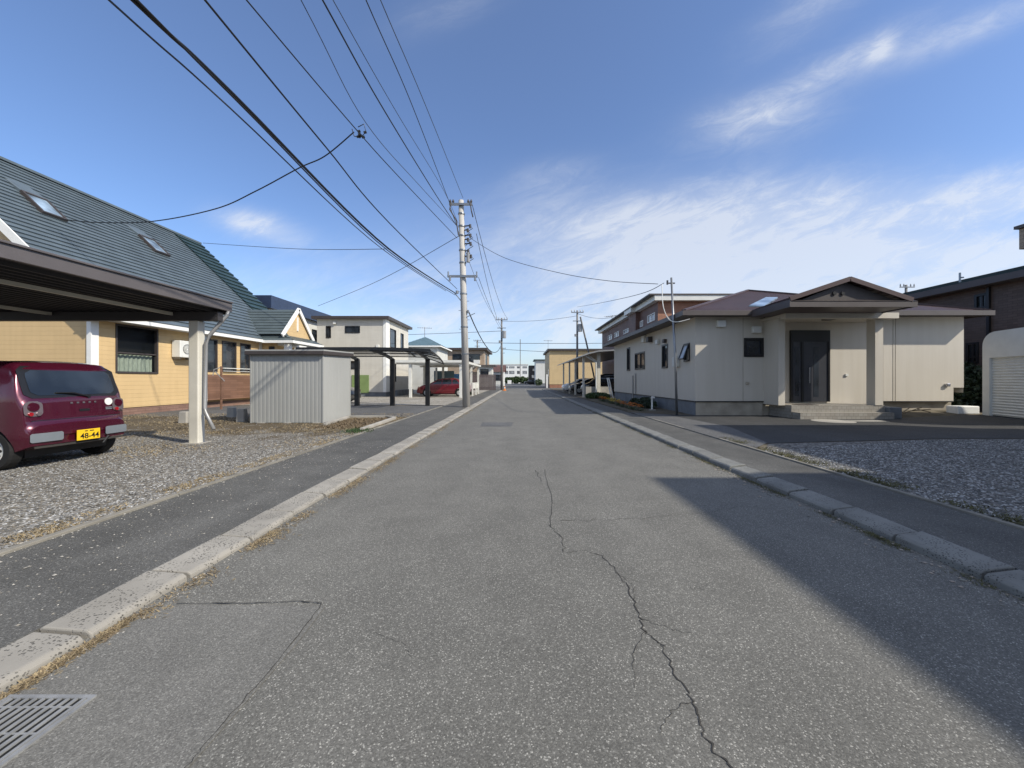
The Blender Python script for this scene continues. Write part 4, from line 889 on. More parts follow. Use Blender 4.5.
# tap stand, mast, flowers, planter box
t = thing('standpipe', 'white garden standpipe by the side foundation of the cream house', 'standpipe', (5.35, 15.9, .09))
p = gp(652.5, 410); x, y = 5.45, 16.1
m = MB(); m.tube([(x, y, .08), (x, y, .62)], .035); m.tube([(x-.05, y-.1, .60), (x, y, .64), (x+.1, y, .62)], .04); m.build('pipe', 'white', t); m = MB(); m.box(x-.1, x+.12, y-.1, y+.1, .08, .14); m.build('base', 'concrete', t)
t = thing('service_mast', 'tall thin steel mast standing at the corner of the cream house', 'mast', (5.67, 14.1, .09))
m = MB(); m.tube([(5.67, 14.1, .05), (5.62, 14.1, 2.0), (5.47, 14.1, 5.05)], [.045, .045, .035], 10); m.build('pole', 'galv', t, smooth=True); m = MB(); m.bar((5.3, 14.1, 4.85), (5.6, 14.1, 4.85), .04); m.tube([(5.33, 14.1, 4.8), (5.33, 14.1, 4.95)], .035); m.build('bracket', 'porcelain', t)
sheet('planting_soil', 'earth', 4.4, CX+.02, 14.9, 26, .098)
r = random.Random(21); leafm, orm, yem = MB(), MB(), MB()
def petal(mb, c, s, n=5):
    for i in range(n):
        a = i*2*math.pi/n+r.random(); d = V((math.cos(a), math.sin(a), .35))*s; q = V((-d.y, d.x, 0))*.5; mb.quad(c, c+d*.6+q, c+d, c+d*.6-q)
fl = MB
plants = []
for i in range(46):
    y = 15.6+i*.19+r.uniform(-.05, .05); x = 4.72+.028*(y-15.6)+r.uniform(-.12, .25)
    yel = (19.2 < y < 22 or r.random() < .12) and not y < 16.6
    m1 = MB(); r1 = r.uniform(.13, .22)
    for _ in range(50):
        a = r.uniform(0, 6.28); k = r.uniform(.2, 1)*r1; c = V((x+math.cos(a)*k, y+math.sin(a)*k, .1+r.uniform(0, .2)*(1.2-k/r1))); d = V((r.gauss(0, 1), r.gauss(0, 1), r.gauss(.3, .5))).normalized()*.045; q = V((-d.y, d.x, 0))*.4; m1.quad(c-q, c+q, c+d+q*.2, c+d-q*.2)
    lb = ('yellow' if yel else 'orange')+' flowering plant in the row along the sidewalk by the cream house'
    root = one('flower_plant', m1, 'leaf', lb, 'flower', ('yellow' if yel else 'orange')+' flowers in the bed by the cream house', base=(x, y, .098))
    m2 = MB(); nf = r.randint(5, 11) if y < 24 else 3
    for _ in range(nf): a = r.uniform(0, 6.28); k = r.uniform(0, 1)*r1; petal(m2, V((x+math.cos(a)*k, y+math.sin(a)*k, .24+r.uniform(0, .12))), .05)
    f_ = m2.build('petals', 'floweryellow' if yel else 'flowerorange', root)
leafclump('shrub', 'leafdark', 'low green shrub against the side foundation of the cream house', 'shrub', [(5.7, 17.6, .3, .35, .9, .28), (5.8, 19.5, .25, .25, .7, .2)], 1500, .05, 6)
leafclump('grass_clump', 'leaf', 'tall green grass at the foot of the low concrete wall', 'grass', [(5.3, 26.6, .25, .9, .8, .25)], 1500, .07, 8)
m = MB(); x0_, x1_ = (952-VU)/F*13.3, (973-VU)/F*13.3; m.box(x0_, x1_, 13.1, 13.5, .2, .47); one('planter_box', m, 'white', 'white foam box on the soil at the right end of the cream house', 'box', bevel=.03)
m = MB(); m.hexa([(12.3, 12.9, .08), (15.9, 12.9, .08), (15.9, 14.0, .08), (12.3, 14.0, .08), (12.4, 13.1, .2), (15.8, 13.1, .21), (15.8, 13.95, .28), (12.4, 13.95, .26)]); m.build('soil_bed', 'earth', None, kind='structure')
r = random.Random(31); m = MB()
for a, b in (((12.9, 13.2, .2), (13.7, 13.3, .42)), ((13.3, 13.3, .3), (13.9, 13.2, .36)), ((13.0, 13.25, .25), (13.5, 13.5, .4)), ((13.5, 13.25, .36), (14.1, 13.4, .24))): m.tube([a, b], .015, 5)
one('dry_branch', m, 'deadleaf', 'dry fallen branch on the soil before the cream wall', 'branch')
m = MB(); c = gp(843, 424); m.tube([(9.55, 11.9, .094), (9.55, 11.9, .099)], .55, 28); m.box(9.2, 11.2, 11.8, 12.1, .094, .0985); m.build('concrete_patch', 'concrete', None, kind='structure')
m = MB(); m.box(4.75, 6.7, 28.6, 28.72, .08, .86); one('low_wall', m, 'concrete', 'low concrete block wall across the front of the right carport', 'wall')
m = MB(); m.bar((6.3, 26.3, .1), (6.05, 26.6, 1.5), .06); m.bar((6.15, 26.3, .1), (5.95, 26.6, 1.5), .06)
one('plank', m, 'white', 'two pale planks leaning at the back corner of the cream house', 'planks')

# right carport with cars
t = thing('carport', 'grey carport with a row of thin posts along the right sidewalk', 'carport', (6.6, 28, .09))
m = MB(); prof = [(4.42, 3.12), (4.9, 3.3), (5.6, 3.46), (6.6, 3.52), (9.3, 3.5)]
for (a, za), (b, zb) in zip(prof, prof[1:]): m.hexa([(a, 27.7, za-.1), (b, 27.7, zb-.1), (b, 46, zb-.1), (a, 46, za-.1), (a, 27.7, za), (b, 27.7, zb), (b, 46, zb), (a, 46, za)])
m.build('roof', 'greymetal', t)
for y in (28.7, 32.9, 36.8, 41.8): bx('post', 'postbeige', t, 4.6, 4.74, y-.07, y+.07, .08, 3.2); 
for y in (28.7, 37): bx('post', 'postbeige', t, 9.0, 9.15, y-.07, y+.07, .08, 3.4)
m = MB(); m.box(5.62, 5.86, 28.4, 28.56, .1, 3.36); m.bar((5.7, 28.45, 2.6), (4.9, 28.45, 3.2), .1); m.build('post', 'postbeige', t, label='thick front post with a curved brace')
m = MB(); m.tube([(5.5, 28.2, .1), (5.5, 28.2, 2.6), (4.7, 28.1, 3.1)], .05); m.build('downpipe', 'whitemetal', t)

# brown two-storey house
BX0, BY0 = 9.9, 28.0; zb_ = 7.0
t = thing('house', 'long brown clad two storey house with a pale roof edge behind the cream bungalow', 'house', (13, 28, .09))
def bh(u0, u1, v0, v1, X=BX0):
    a, b = X*F/(u1-VU), X*F/(u0-VU); return (a-BY0, b-BY0, H0+(VV-v1)/F*b, H0+(VV-v0)/F*b)
hl = [bh(647.5, 655, 316, 323.5), bh(640, 643.2, 321.5, 327.5), bh(623.5, 629, 330.5, 334.5), bh(614.6, 619, 333, 338), bh(608, 612, 336, 341)]
m = MB(); m.wall((BX0, BY0, 0), (0, 1, 0), (-1, 0, 0), 19.0, .4, zb_, hl); m.quad((BX0, 47, .4), (22, 47, .4), (22, 47, zb_), (BX0, 47, zb_)); m.build('wall', 'brickbrown', t)
m = MB(); m.quad((BX0, BY0, .4), (22, BY0, .4), (22, BY0, zb_), (BX0, BY0, zb_)); m.quad((22, BY0, .4), (22, 47, .4), (22, 47, zb_), (22, BY0, zb_)); m.build('wall', 'brickorange', t, label='brown front wall with sunlight put into its orange tone')
bx('foundation', 'concrete_dark', t, BX0+.05, 21.9, BY0+.05, 46.9, 0, .4)
for h in hl: window(t, (BX0, BY0, 0), (0, 1, 0), (-1, 0, 0), h, 'white', 'glasslight', .05, mull=(.5,) if h[1]-h[0] > .8 else ())
m = MB(); yj1, yj2 = 9.5*F/(635-VU), 9.5*F/(628-VU)
m.box(9.5, 22.4, 27.5, yj1, 6.98, 7.34); m.box(9.15, 22.4, yj1, yj2, 6.98, 7.34); m.box(9.5, 22.4, yj2, 47.4, 6.98, 7.34); m.build('roof_edge', 'whitemetal', t)
bx('roof', 'shedtrim', t, 9.1, 22.5, 27.45, 47.5, 7.342, 7.44)
bx('projecting_bay', 'brickbrown', t, 9.55, BX0, yj1, yj2, 3.0, 6.97)
antenna(9.8, 41.5, 7.35, .9, 'television antenna on the long brown house', (1, -1, 0))
# brown dark brick house at far right
t = thing('house', 'dark brown brick house with a green black roof edge at the far right', 'house', (19.5, 18, .09))
DX = 19.0; dyy = lambda u, X=DX: X*F/(u-VU)
def dh(u0, u1, v0, v1): a, b = dyy(u1), dyy(u0); return (a-13.3, b-13.3, H0+(VV-v1)/F*b, H0+(VV-v0)/F*b)
hl = [dh(974.5, 988, 295, 314), dh(966, 979, 343, 364)]
m = MB(); m.wall((DX, 13.3, 0), (0, 1, 0), (-1, 0, 0), 10.7, .3, 5.2, hl); m.quad((DX, 13.3, .3), (30, 13.3, .3), (30, 13.3, 5.2), (DX, 13.3, 5.2)); m.quad((DX, 24, .3), (30, 24, .3), (30, 24, 5.2), (DX, 24, 5.2)); m.build('wall', 'brickdark', t)
bx('foundation', 'concrete_dark', t, DX+.05, 30, 13.35, 23.9, 0, .3)
for h in hl: window(t, (DX, 13.3, 0), (0, 1, 0), (-1, 0, 0), h, 'black', 'glass', .09, mull=(.5,), rows=(.3,))
m = MB(); m.slope((18.5, 13.1, 5.35), (18.5, 24.4, 5.35), (24.5, 13.1, 6.9), (24.5, 24.4, 6.9), 12, .03); m.build('roof', 'roofgreen', t)
m = MB(); m.box(18.42, 18.52, 13.1, 24.4, 5.14, 5.4); m.box(18.52, DX, 13.1, 24.4, 5.12, 5.15); m.build('eave_fascia', 'fasciabrown', t)
m = MB(); m.bar((DX-.06, dyy(990), .3), (DX-.06, dyy(990), 5.1), .09); m.build('downpipe', 'black', t)
m = MB(); m.bar((18.45, dyy(973), 5.45), (18.45, dyy(973), 5.85), .05); m.bar((18.45, dyy(973), 5.65), (18.6, dyy(973), 5.65), .05); m.build('snow_bracket', 'galv', t)
t2 = thing('chimney', 'beige chimney block with a brown cap at the right edge above the roofs', 'chimney', (20.2, 15.2, 5.6))
c0 = at(1018, 226, 15.3); m = MB(); m.box(20.25, 20.85, 15.05, 15.55, 5.75, 6.56); m.build('stack', 'offwhite', t2); m = MB(); m.box(19.95, 21.1, 15.0, 15.6, 6.56, 7.38); m.build('head', 'tan2', t2, bevel=.02); m = MB(); m.box(19.82, 21.2, 14.9, 15.66, 7.38, 7.5); m.build('cap', 'fasciabrown', t2)
leafclump('shrub', 'leafdark', 'dark leafy shrub between the cream bungalow and the white garage', 'shrub', [(17.2, 15.6, .9, .7, .8, .8), (18.2, 16.0, 1.1, .7, .8, 1.0), (16.6, 15.2, .6, .4, .5, .5)], 5200, .075, 12)
# white garage, turned a little
gA = V((15.05, 12.65, .0)); gB = V((14.58, 11.30, 0)); gd = (gB-gA).normalized(); gn = V((gd.y, -gd.x, 0)); gn = gn if gn.x < 0 else -gn
t = thing('garage', 'white prefabricated garage with rounded shoulders and a slatted shutter', 'garage', (gA.x, gA.y, .09))
W_ = 3.1; pr = [(0, .216), (0, 2.46)]+[(.5-.5*math.cos(a), 2.46+.41*math.sin(a)) for a in [math.pi/16*i for i in range(1, 9)]]
pr += [(W_-p, z) for p, z in pr[::-1]]
m = MB(); G = lambda a, z, d=0: gA+gd*a+V((0, 0, z))-gn*d
for (a, z), (b, z2) in zip(pr, pr[1:]): m.quad(G(a, z), G(b, z2), G(b, z2, 5.6), G(a, z, 5.6)); m.quad(G(a, z), G(b, z2), G(b, z2, -.04), G(a, z, -.04))
# front frame around shutter
s0, s1, sz = .28, W_-.28, 2.05
fr_ = [(s0, .216), (s0, sz), (s1, sz), (s1, .216)]
mid_i = len(pr)//2
for (a, z), (b, z2) in zip(pr, pr[1:]):
    def inner(a, z): return (min(max(a, s0), s1), min(z, sz))
    i0, i1 = inner(a, z), inner(b, z2); m.quad(G(a, z, -.04), G(b, z2, -.04), G(*i1, -.04), G(*i0, -.04))
m.quad(*[G(a, z, 5.6) for a, z in pr]); m.build('shell', 'offwhite' if False else 'whitemetal', t)
m = MB(); z = .23
while z < sz: m.quad(G(s0, z, .04), G(s1, z, .04), G(s1, z+.05, .02), G(s0, z+.05, .02)); m.quad(G(s0, z+.05, .02), G(s1, z+.05, .02), G(s1, z+.085, .04), G(s0, z+.085, .04)); z += .085
m.build('shutter', 'whitemetal', t)
m = MB(); m.quad(G(s0, .216, -.04), G(s0, sz, -.04), G(s0, sz, .05), G(s0, .216, .05)); m.quad(G(s0, sz, -.04), G(s1, sz, -.04), G(s1, sz, .05), G(s0, sz, .05)); m.quad(G(s1, .216, -.04), G(s1, sz, -.04), G(s1, sz, .05), G(s1, .216, .05)); m.build('shutter_reveal', 'whitemetal', t)

m = MB(); m.quad(G(-.02, -.02, -.06), G(W_+.02, -.02, -.06), G(W_+.02, .215, -.06), G(-.02, .215, -.06)); m.quad(G(-.02, -.02, -.06), G(-.02, -.02, 5.6), G(-.02, .215, 5.6), G(-.02, .215, -.06)); m.build('plinth', 'concrete_dark', t)
sheet_ = MB(); sheet_.quad((11.6, 9.2, .0955), (20, 7.5, .0955), (14.4, 11.2, .205), (14.98, 12.75, .212)); sheet_.quad((11.6, 9.2, .0955), (14.98, 12.75, .212), (15.6, 13.1, .2), (12.4, 12.9, .0955)); sheet_.build('driveway', 'drive', None, kind='structure')
# ------------------------------------------------------------------ far end of the street
t = thing('house', 'tall tan sided building with a dark roof edge at the far right of the street', 'house', (9, 67, 0))
Y = 67
m = MB(); m.wall((5.05, Y, 0), (1, 0, 0), (0, -1, 0), 12, .6, 6.4, [((629-VU)/F*Y-5.05-.001 if False else 4.3, 5.0, 4.4, 5.0)]); m.wall((5.05, Y, 0), (0, 1, 0), (-1, 0, 0), 12, .6, 6.4); m.build('wall', 'tan', t)
bx('foundation', 'brickorange', t, 5.1, 17, 67.05, 79, 0, .6); bx('roof', 'shedtrim', t, 4.7, 17.5, 66.6, 79.4, 6.38, 6.7); window(t, (5.05, Y, 0), (1, 0, 0), (0, -1, 0), (4.3, 5.0, 4.4, 5.0)); bx('window', 'glass', t, 4.98, 5.05, 67.6, 69, 2.0, 3.2)
antenna(4.9, 68, 6.6, 1.7, 'television antenna on the tan building')
m = MB(); m.box(4.45, 4.7, 66, 66.3, 0, 2.3); one('sign_post', m, 'white', 'white square post before the tan building', 'post')
flat_house('pale grey house with a dark roof beyond the tan building', 4.4, 7.6, 110, 118, 6.9, 'offwhite', 'roofgreen', over=.5, th=.25, sideplus=False)
t = thing('building', 'black building beside the hedge at the end of the street', 'building', (3.8, 122, 0)); m = MB(); m.box(2.75, 5.0, 122, 130, 0, 5.9); m.build('wall', 'black', t); bx('window', 'glasslight', t, 3.7, 4.6, 121.93, 122, 2.0, 2.9); bx('window', 'glasslight', t, 3.9, 4.7, 121.93, 122, 4.2, 4.9)
ap = thing('apartment_block', 'long white apartment block with rows of windows closing the street', 'building', (-2, 160, 0))
m = MB(); hl = []; Y = 160; px = lambda u: (u-VU)/F*Y+26
for v0, v1 in ((366.3, 368.3), (370.8, 374)):
    for u0, u1 in ((456, 464), (470, 478), (482, 490), (494, 500), (503.5, 508), (509, 514.5), (517, 519.8), (522.5, 527)): hl.append((px(u0), px(u1), vz(v1), vz(v0)))
m.wall((-26, Y, 0), (1, 0, 0), (0, -1, 0), 29.2, 0, vz(364.8), hl, .2); m.quad((3.2, 160, 0), (3.2, 170, 0), (3.2, 170, 7.6), (3.2, 160, 7.6)); m.build('wall', 'white', ap)
for i, h in enumerate(hl): window(ap, (-26, Y, 0), (1, 0, 0), (0, -1, 0), h, 'greymetal', 'glass' if i % 8 == 6 else 'glasslight', .12, mull=(.5,))
bx('roof', 'offwhite', ap, -26.2, 3.4, 159.8, 170, vz(364.8), vz(364.8)+.25)
rr = random.Random(77)
leafclump('hedge', 'leaf', 'broad green hedge in front of the white apartment block', 'hedge', [(-5+i*1.15+rr.uniform(-.3, .3), 146, 1.2+rr.uniform(-.1, .3), 1.1, 1.2, 1.3+rr.uniform(-.2, .3)) for i in range(9)], 6000, .22, 15)
leafclump('bush', 'leaf', 'small bush by the corner of the pale grey house', 'bush', [(4.6, 96, .8, 1.0, .8, .9)], 500, .15, 16)

# ------------------------------------------------------------------ utility poles
def arm(m, c, half, h=.1, d=(1, 0, 0)): d = V(d); m.bar(V(c)-d*half, V(c)+d*half, .09, h)
def insul(m, c, h=.16): m.tube([c, V(c)+V((0, 0, h*.4)), V(c)+V((0, 0, h))], [.035, .06, .03], 8)
up = thing('utility_pole', 'tall near concrete utility pole standing in the left sidewalk', 'utility pole', (-2.58, 18.8, .05), group='utility poles')
tp = V((-2.84, 18.8, 10.0)); bt = V((-2.58, 18.8, .04)); pa = lambda z: bt.lerp(tp, (z-.04)/9.96)
m = MB(); m.tube([bt, bt.lerp(tp, .5), tp], [.185, .155, .125], 20); m.build('shaft', 'pole', up, smooth=True)
m = MB()
for z in (9.35, 8.75, 8.3, 7.6, 7.0, 6.35, 5.5, 3.9, 2.6): p = pa(z); m.tube([p-V((0, 0, .03)), p+V((0, 0, .03))], .165+.003*(10-z)*.8, 16)
m.build('band', 'galv', up)
m = MB(); c = pa(9.75); arm(m, c+V((0, -.16, 0)), .55); m.build('crossarm', 'galv', up)
m = MB()
for dx_ in (-.5, -.36, .36, .5): insul(m, c+V((dx_, -.16, .06)))
m.tube([c+V((-.45, -.2, .1)), c+V((-.5, -.3, -.3)), c+V((-.2, -.25, -.8)), c+V((-.1, -.2, -1.5))], .03); m.tube([c+V((.45, -.2, .1)), c+V((.52, -.2, -.35)), c+V((.58, -.1, -.6))], .03)
m.build('insulator', 'porcelain', up)
m = MB(); c2 = pa(6.3); arm(m, c2+V((0, -.18, 0)), .72); m.tube([c2+V((-.6, -.2, .0)), c2+V((-.6, -.2, -.22))], .05); m.tube([c2+V((.6, -.2, .0)), c2+V((.6, -.2, -.22))], .05); m.tube([c2+V((-.68, -.2, .0)), c2+V((-.68, -.2, .22))], .035); m.tube([c2+V((.68, -.2, .0)), c2+V((.68, -.2, .22))], .035); m.build('crossarm', 'galv', up)
m = MB(); r = random.Random(5)
for i, z in enumerate((8.75, 8.55, 8.3, 8.1, 7.9, 7.55, 7.3)):
    p = pa(z); d = V((.3 if i % 2 else .42, -.12, 0)); m.bar(p, p+d, .05); m.tube([p+d+V((0, 0, -.12)), p+d+V((0, 0, .05))], .055, 8)
    m.tube([p+d, p+d*1.3+V((0, 0, -.15)), p+d*.6+V((0, 0, -.3))], .015, 6)
m.build('service_rack', 'porcelain', up)
p = pa(7.1); m = MB(); m.tube([p+V((.28, -.1, -.1)), p+V((.28, -.1, .35))], .09, 12); m.build('fuse_can', 'greymetal', up)
p = pa(5.0); m = MB(); m.bar(p, p+V((-.45, -.1, .55)), .04); m.tube([p+V((-.3, -.15, .48)), p+V((-.3, -.15, .62))], .07); m.tube([p+V((.22, -.1, -.45)), p+V((.22, -.1, -.3))], .05); m.bar(p+V((0, -.1, -.7)), p+V((.55, -.1, -.45)), .03); m.build('cable_bracket', 'galv', up)
m = MB()
for k in range(9): z = 2.0+k*.45; p = pa(z); s = 1 if k % 2 else -1; m.bar(p, p+V((s*.26, 0, 0)), .02)
m.build('step_bolts', 'galv', up)
def farpole(x, y, h, label, extra=True, r0=.16, lean=0):
    t = thing('utility_pole', label, 'utility pole', (x, y, .05), group='utility poles'); m = MB(); m.tube([(x, y, 0), (x+lean, y, h)], [r0, r0*.65], 12); m.build('shaft', 'polefar', t, smooth=True)
    m = MB(); m.bar((x-.75, y-.12, h-.25), (x+.75, y-.12, h-.25), .1); m.build('crossarm', 'galv', t); m = MB(); m.bar((x-.55, y-.12, h-1.3), (x+.55, y-.12, h-1.3), .09); m.build('crossarm', 'galv', t)
    m = MB()
    for d in (-.7, -.35, .35, .7): insul(m, (x+d, y-.12, h-.2), .28)
    if extra: m.tube([(x+.3, y-.2, h-2.6), (x+.3, y-.2, h-1.7)], .28, 12); m.tube([(x-.25, y-.2, h-3.2), (x-.25, y-.2, h-2.9)], .12, 8)
    m.build('transformer' if extra else 'insulator', 'greymetal', t); return t
farpole(-2.35, 50, 9.3, 'second concrete utility pole farther up the left side of the street')
farpole(7.0, 47.7, 9.85, 'utility pole with a slanting strut rising behind the right carport')
m = MB(); m.tube([(7.3, 47.2, 9.0), (8.7, 47.2, 3.0), (9.3, 47.2, .1)], .1, 10); one('pole_strut', m, 'polefar', 'slanting concrete strut bracing the right hand utility pole', 'strut')
farpole(-4.1, 92, 9.0, 'small distant utility pole left of the second pole', False, .17)
farpole(-8.75, 80, 9.6, 'distant utility pole rising behind the tan brick house', True, .2)
farpole(39.6, 40, 11.1, 'utility pole whose top shows above the right roofs', True, .17)
m = MB(); m.tube([(.1, 150, 0), (.1, 150, 17)], .13, 8); one('mast', m, 'polefar', 'thin distant mast rising behind the apartment block', 'mast')

# ------------------------------------------------------------------ wires
WG = 'overhead wires along the street'
def tubewire(pts, r, label, mat='wire', grp=WG):
    m = MB(); m.tube(pts, r, 6); return one('overhead_wire', m, mat, label, 'wire', grp, base=pts[0])
def smooth_pts(P, n=8):
    P = [V(p) for p in P]; out = []
    for i in range(len(P)-1):
        p0 = P[max(i-1, 0)]; p1 = P[i]; p2 = P[i+1]; p3 = P[min(i+2, len(P)-1)]
        for k in range(n):
            t = k/n; out.append(.5*((2*p1)+(p2-p0)*t+(2*p0-5*p1+4*p2-p3)*t*t+(3*p1-p0-3*p2+p3)*t**3))
    out.append(P[-1]); return out
def street_wire(endpx, zA, topu, zB, mids, r, label, mat='wire'):
    A = at(endpx[0], endpx[1], 18.8); 
    YB_ = (zB-H0)/(VV/F); B = V(((topu-VU)/F*YB_, YB_, zB)); s = (A.x-B.x)/(A.y-B.y); P = [A]
    for u, v in mids:
        k = (u-VU)/F; Yq = (B.x-s*B.y)/(k-s); P.append(V((k*Yq, Yq, H0+(VV-v)/F*Yq)))
    P.append(B); d = (B-P[-2]); sx_ = d.x/d.y; sz_ = d.z/d.y
    for Yq in (B.y-4, B.y-10, B.y-20): dy = Yq-B.y; P.append(V((B.x+s*dy, Yq, B.z+sz_*dy*.8+.004*dy*dy)))
    return tubewire(smooth_pts(P), r, label, mat)
street_wire((455, 293), 5.5, 133, 5.1, [(389, 249), (233, 94)], .022, 'thick black cable bundle running lowest along the street')
street_wire((455, 295), 5.5, 137, 5.1, [(389, 251.5), (236, 100)], .012, 'thin cable strapped along the thick black bundle')
street_wire((446, 291), 5.4, 109, 5.0, [(381, 248), (230, 108)], .011, 'leftmost thin grey wire left of the black bundle', 'wiregrey')
street_wire((457, 289), 5.9, 205, 5.5, [(389, 222.6), (326.6, 148)], .013, 'black wire second to the right of the black bundle')
street_wire((457, 238), 8.2, 246.5, 7.7, [(400, 178), (354, 127)], .013, 'black wire carrying the splice where the house drop starts')
street_wire((457, 226), 8.5, 301, 8.0, [(420, 186), (366, 123)], .009, 'thin wire meeting the splice from above', 'wiregrey')
street_wire((456, 225), 8.6, 322.6, 8.2, [(436, 195), (381, 105)], .017, 'thick double wire left of the two top phase wires')
street_wire((458, 223), 8.6, 333, 8.2, [(444, 191), (397, 113)], .009, 'fine wire just right of the thick double wire', 'wiregrey')
street_wire((450, 204), 9.8, 366, 9.4, [(412, 105)], .013, 'left black phase wire to the pole top')
street_wire((463, 198), 9.9, 380.5, 9.5, [(424, 101.6)], .011, 'right phase wire to the pole top', 'wiregrey')
# splice and the house drop
sY = 10.9; sp_ = at(360, 133, sY)
t = thing('wire_splice', 'cluster of black wire splices where the house drop leaves the line', 'wire splice', sp_)
m = MB(); r = random.Random(3)
for i in range(6): a = sp_+V((r.uniform(-.12, .15), r.uniform(-.1, .1), r.uniform(-.12, .08))); m.tube([a, a+V((.07, .02, .03))], .035, 8)
m.tube([at(352, 129, sY), at(354, 136, sY), at(360, 138, sY), at(366, 132, sY), at(364, 124, sY), at(358, 127, sY)], .012, 6); m.build('clamp', 'wire', t)
rY = 12.6
drop = [at(354, 132, sY), at(325, 156, 11.2), at(299, 168, 11.5), at(256, 191, 12.0), at(215, 209, 12.6), at(151, 221.5, 13.6), at(94, 222.3, 14.3), at(62, 219, 14.6)]
tubewire(smooth_pts(drop), .017, 'sagging black drop wire from the splice to the yellow house roof', grp=None)
tubewire(smooth_pts([at(203, 243, 25), at(300, 249, 21), at(387, 249, 18.2)]), .014, 'thin level wire from the cable bundle to the yellow roof end', 'wiregrey', None)
tubewire(smooth_pts([at(459, 236, 18.8), at(380, 280, 24), at(318, 306, 32)]), .014, 'thin wire slanting down from the near pole to the beige house', 'wiregrey', None)
tubewire(smooth_pts([at(470, 238, 18.8), at(505, 258, 17.8), at(560, 273, 16.4), at(610, 281, 15.2), at(658, 284, 14.1)]), .012, 'sagging wire from the near pole to the mast of the cream house', 'wiregrey', None)
tubewire(smooth_pts([at(664, 283, 14.1), at(640, 294, 16), at(600, 303, 25), at(577, 307, 40)]), .012, 'wire from the house mast toward the right utility pole', 'wiregrey', None)
tubewire(smooth_pts([at(662, 284, 14.0), at(663, 305, 13.8), at(668, 318, 13.7), at(676, 322, 13.5), at(690, 319, 13.4)]), .016, 'pale cable looping from the mast to the cream house eave', 'whitemetal', None)
def span(a, b, sag, r, label, mat='wiregrey', grp='wires from the near pole to the second pole'):
    a, b = V(a), V(b); P = [a.lerp(b, t/14)-V((0, 0, sag*4*(t/14)*(1-t/14))) for t in range(15)]; return tubewire(P, r, label, mat, grp)
span((-2.3, 18.8, 9.8), (-1.65, 50, 9.3), .9, .016, 'right top wire running on from the near pole to the second pole')
span((-3.4, 18.8, 9.8), (-3.05, 50, 9.3), .9, .014, 'left top wire running on from the near pole to the second pole')
span((-2.1, 18.8, 8.4), (-2.3, 50, 8.2), 1.0, .014, 'middle wire running on from the near pole to the second pole')
span((-2.0, 18.8, 6.3), (-1.9, 50, 7.4), .6, .012, 'low crossarm wire running on to the second pole')
span((-2.5, 18.8, 4.7), (-2.3, 50, 6.1), 1.6, .03, 'deep sagging black cable between the near pole and the second pole', 'wire')
span((-9, 80, 9.0), (45, 80, 9.6), .4, .05, 'long wire crossing the far end of the street, upper', grp='wires crossing the far end of the street')
span((-60, 60, 8.2), (-2.2, 52, 7.9), .5, .03, 'wire crossing behind the tan brick house', grp=None)
span((-2.3, 50, 8.9), (7, 47.7, 9.2), .25, .02, 'wire crossing the street between the two far poles', grp=None)
span((-4.1, 92, 8.6), (40, 92, 7.6), .5, .05, 'long wire crossing the far end of the street, lower', grp='wires crossing the far end of the street')
span((-2.35, 50, 9.1), (-4.1, 92, 8.8), .8, .02, 'wire leading on from the second pole into the distance', grp=None)
span((7.0, 47.7, 9.5), (9.8, 41.5, 8.0), .3, .02, 'short wire from the right pole toward the brown house', grp=None)

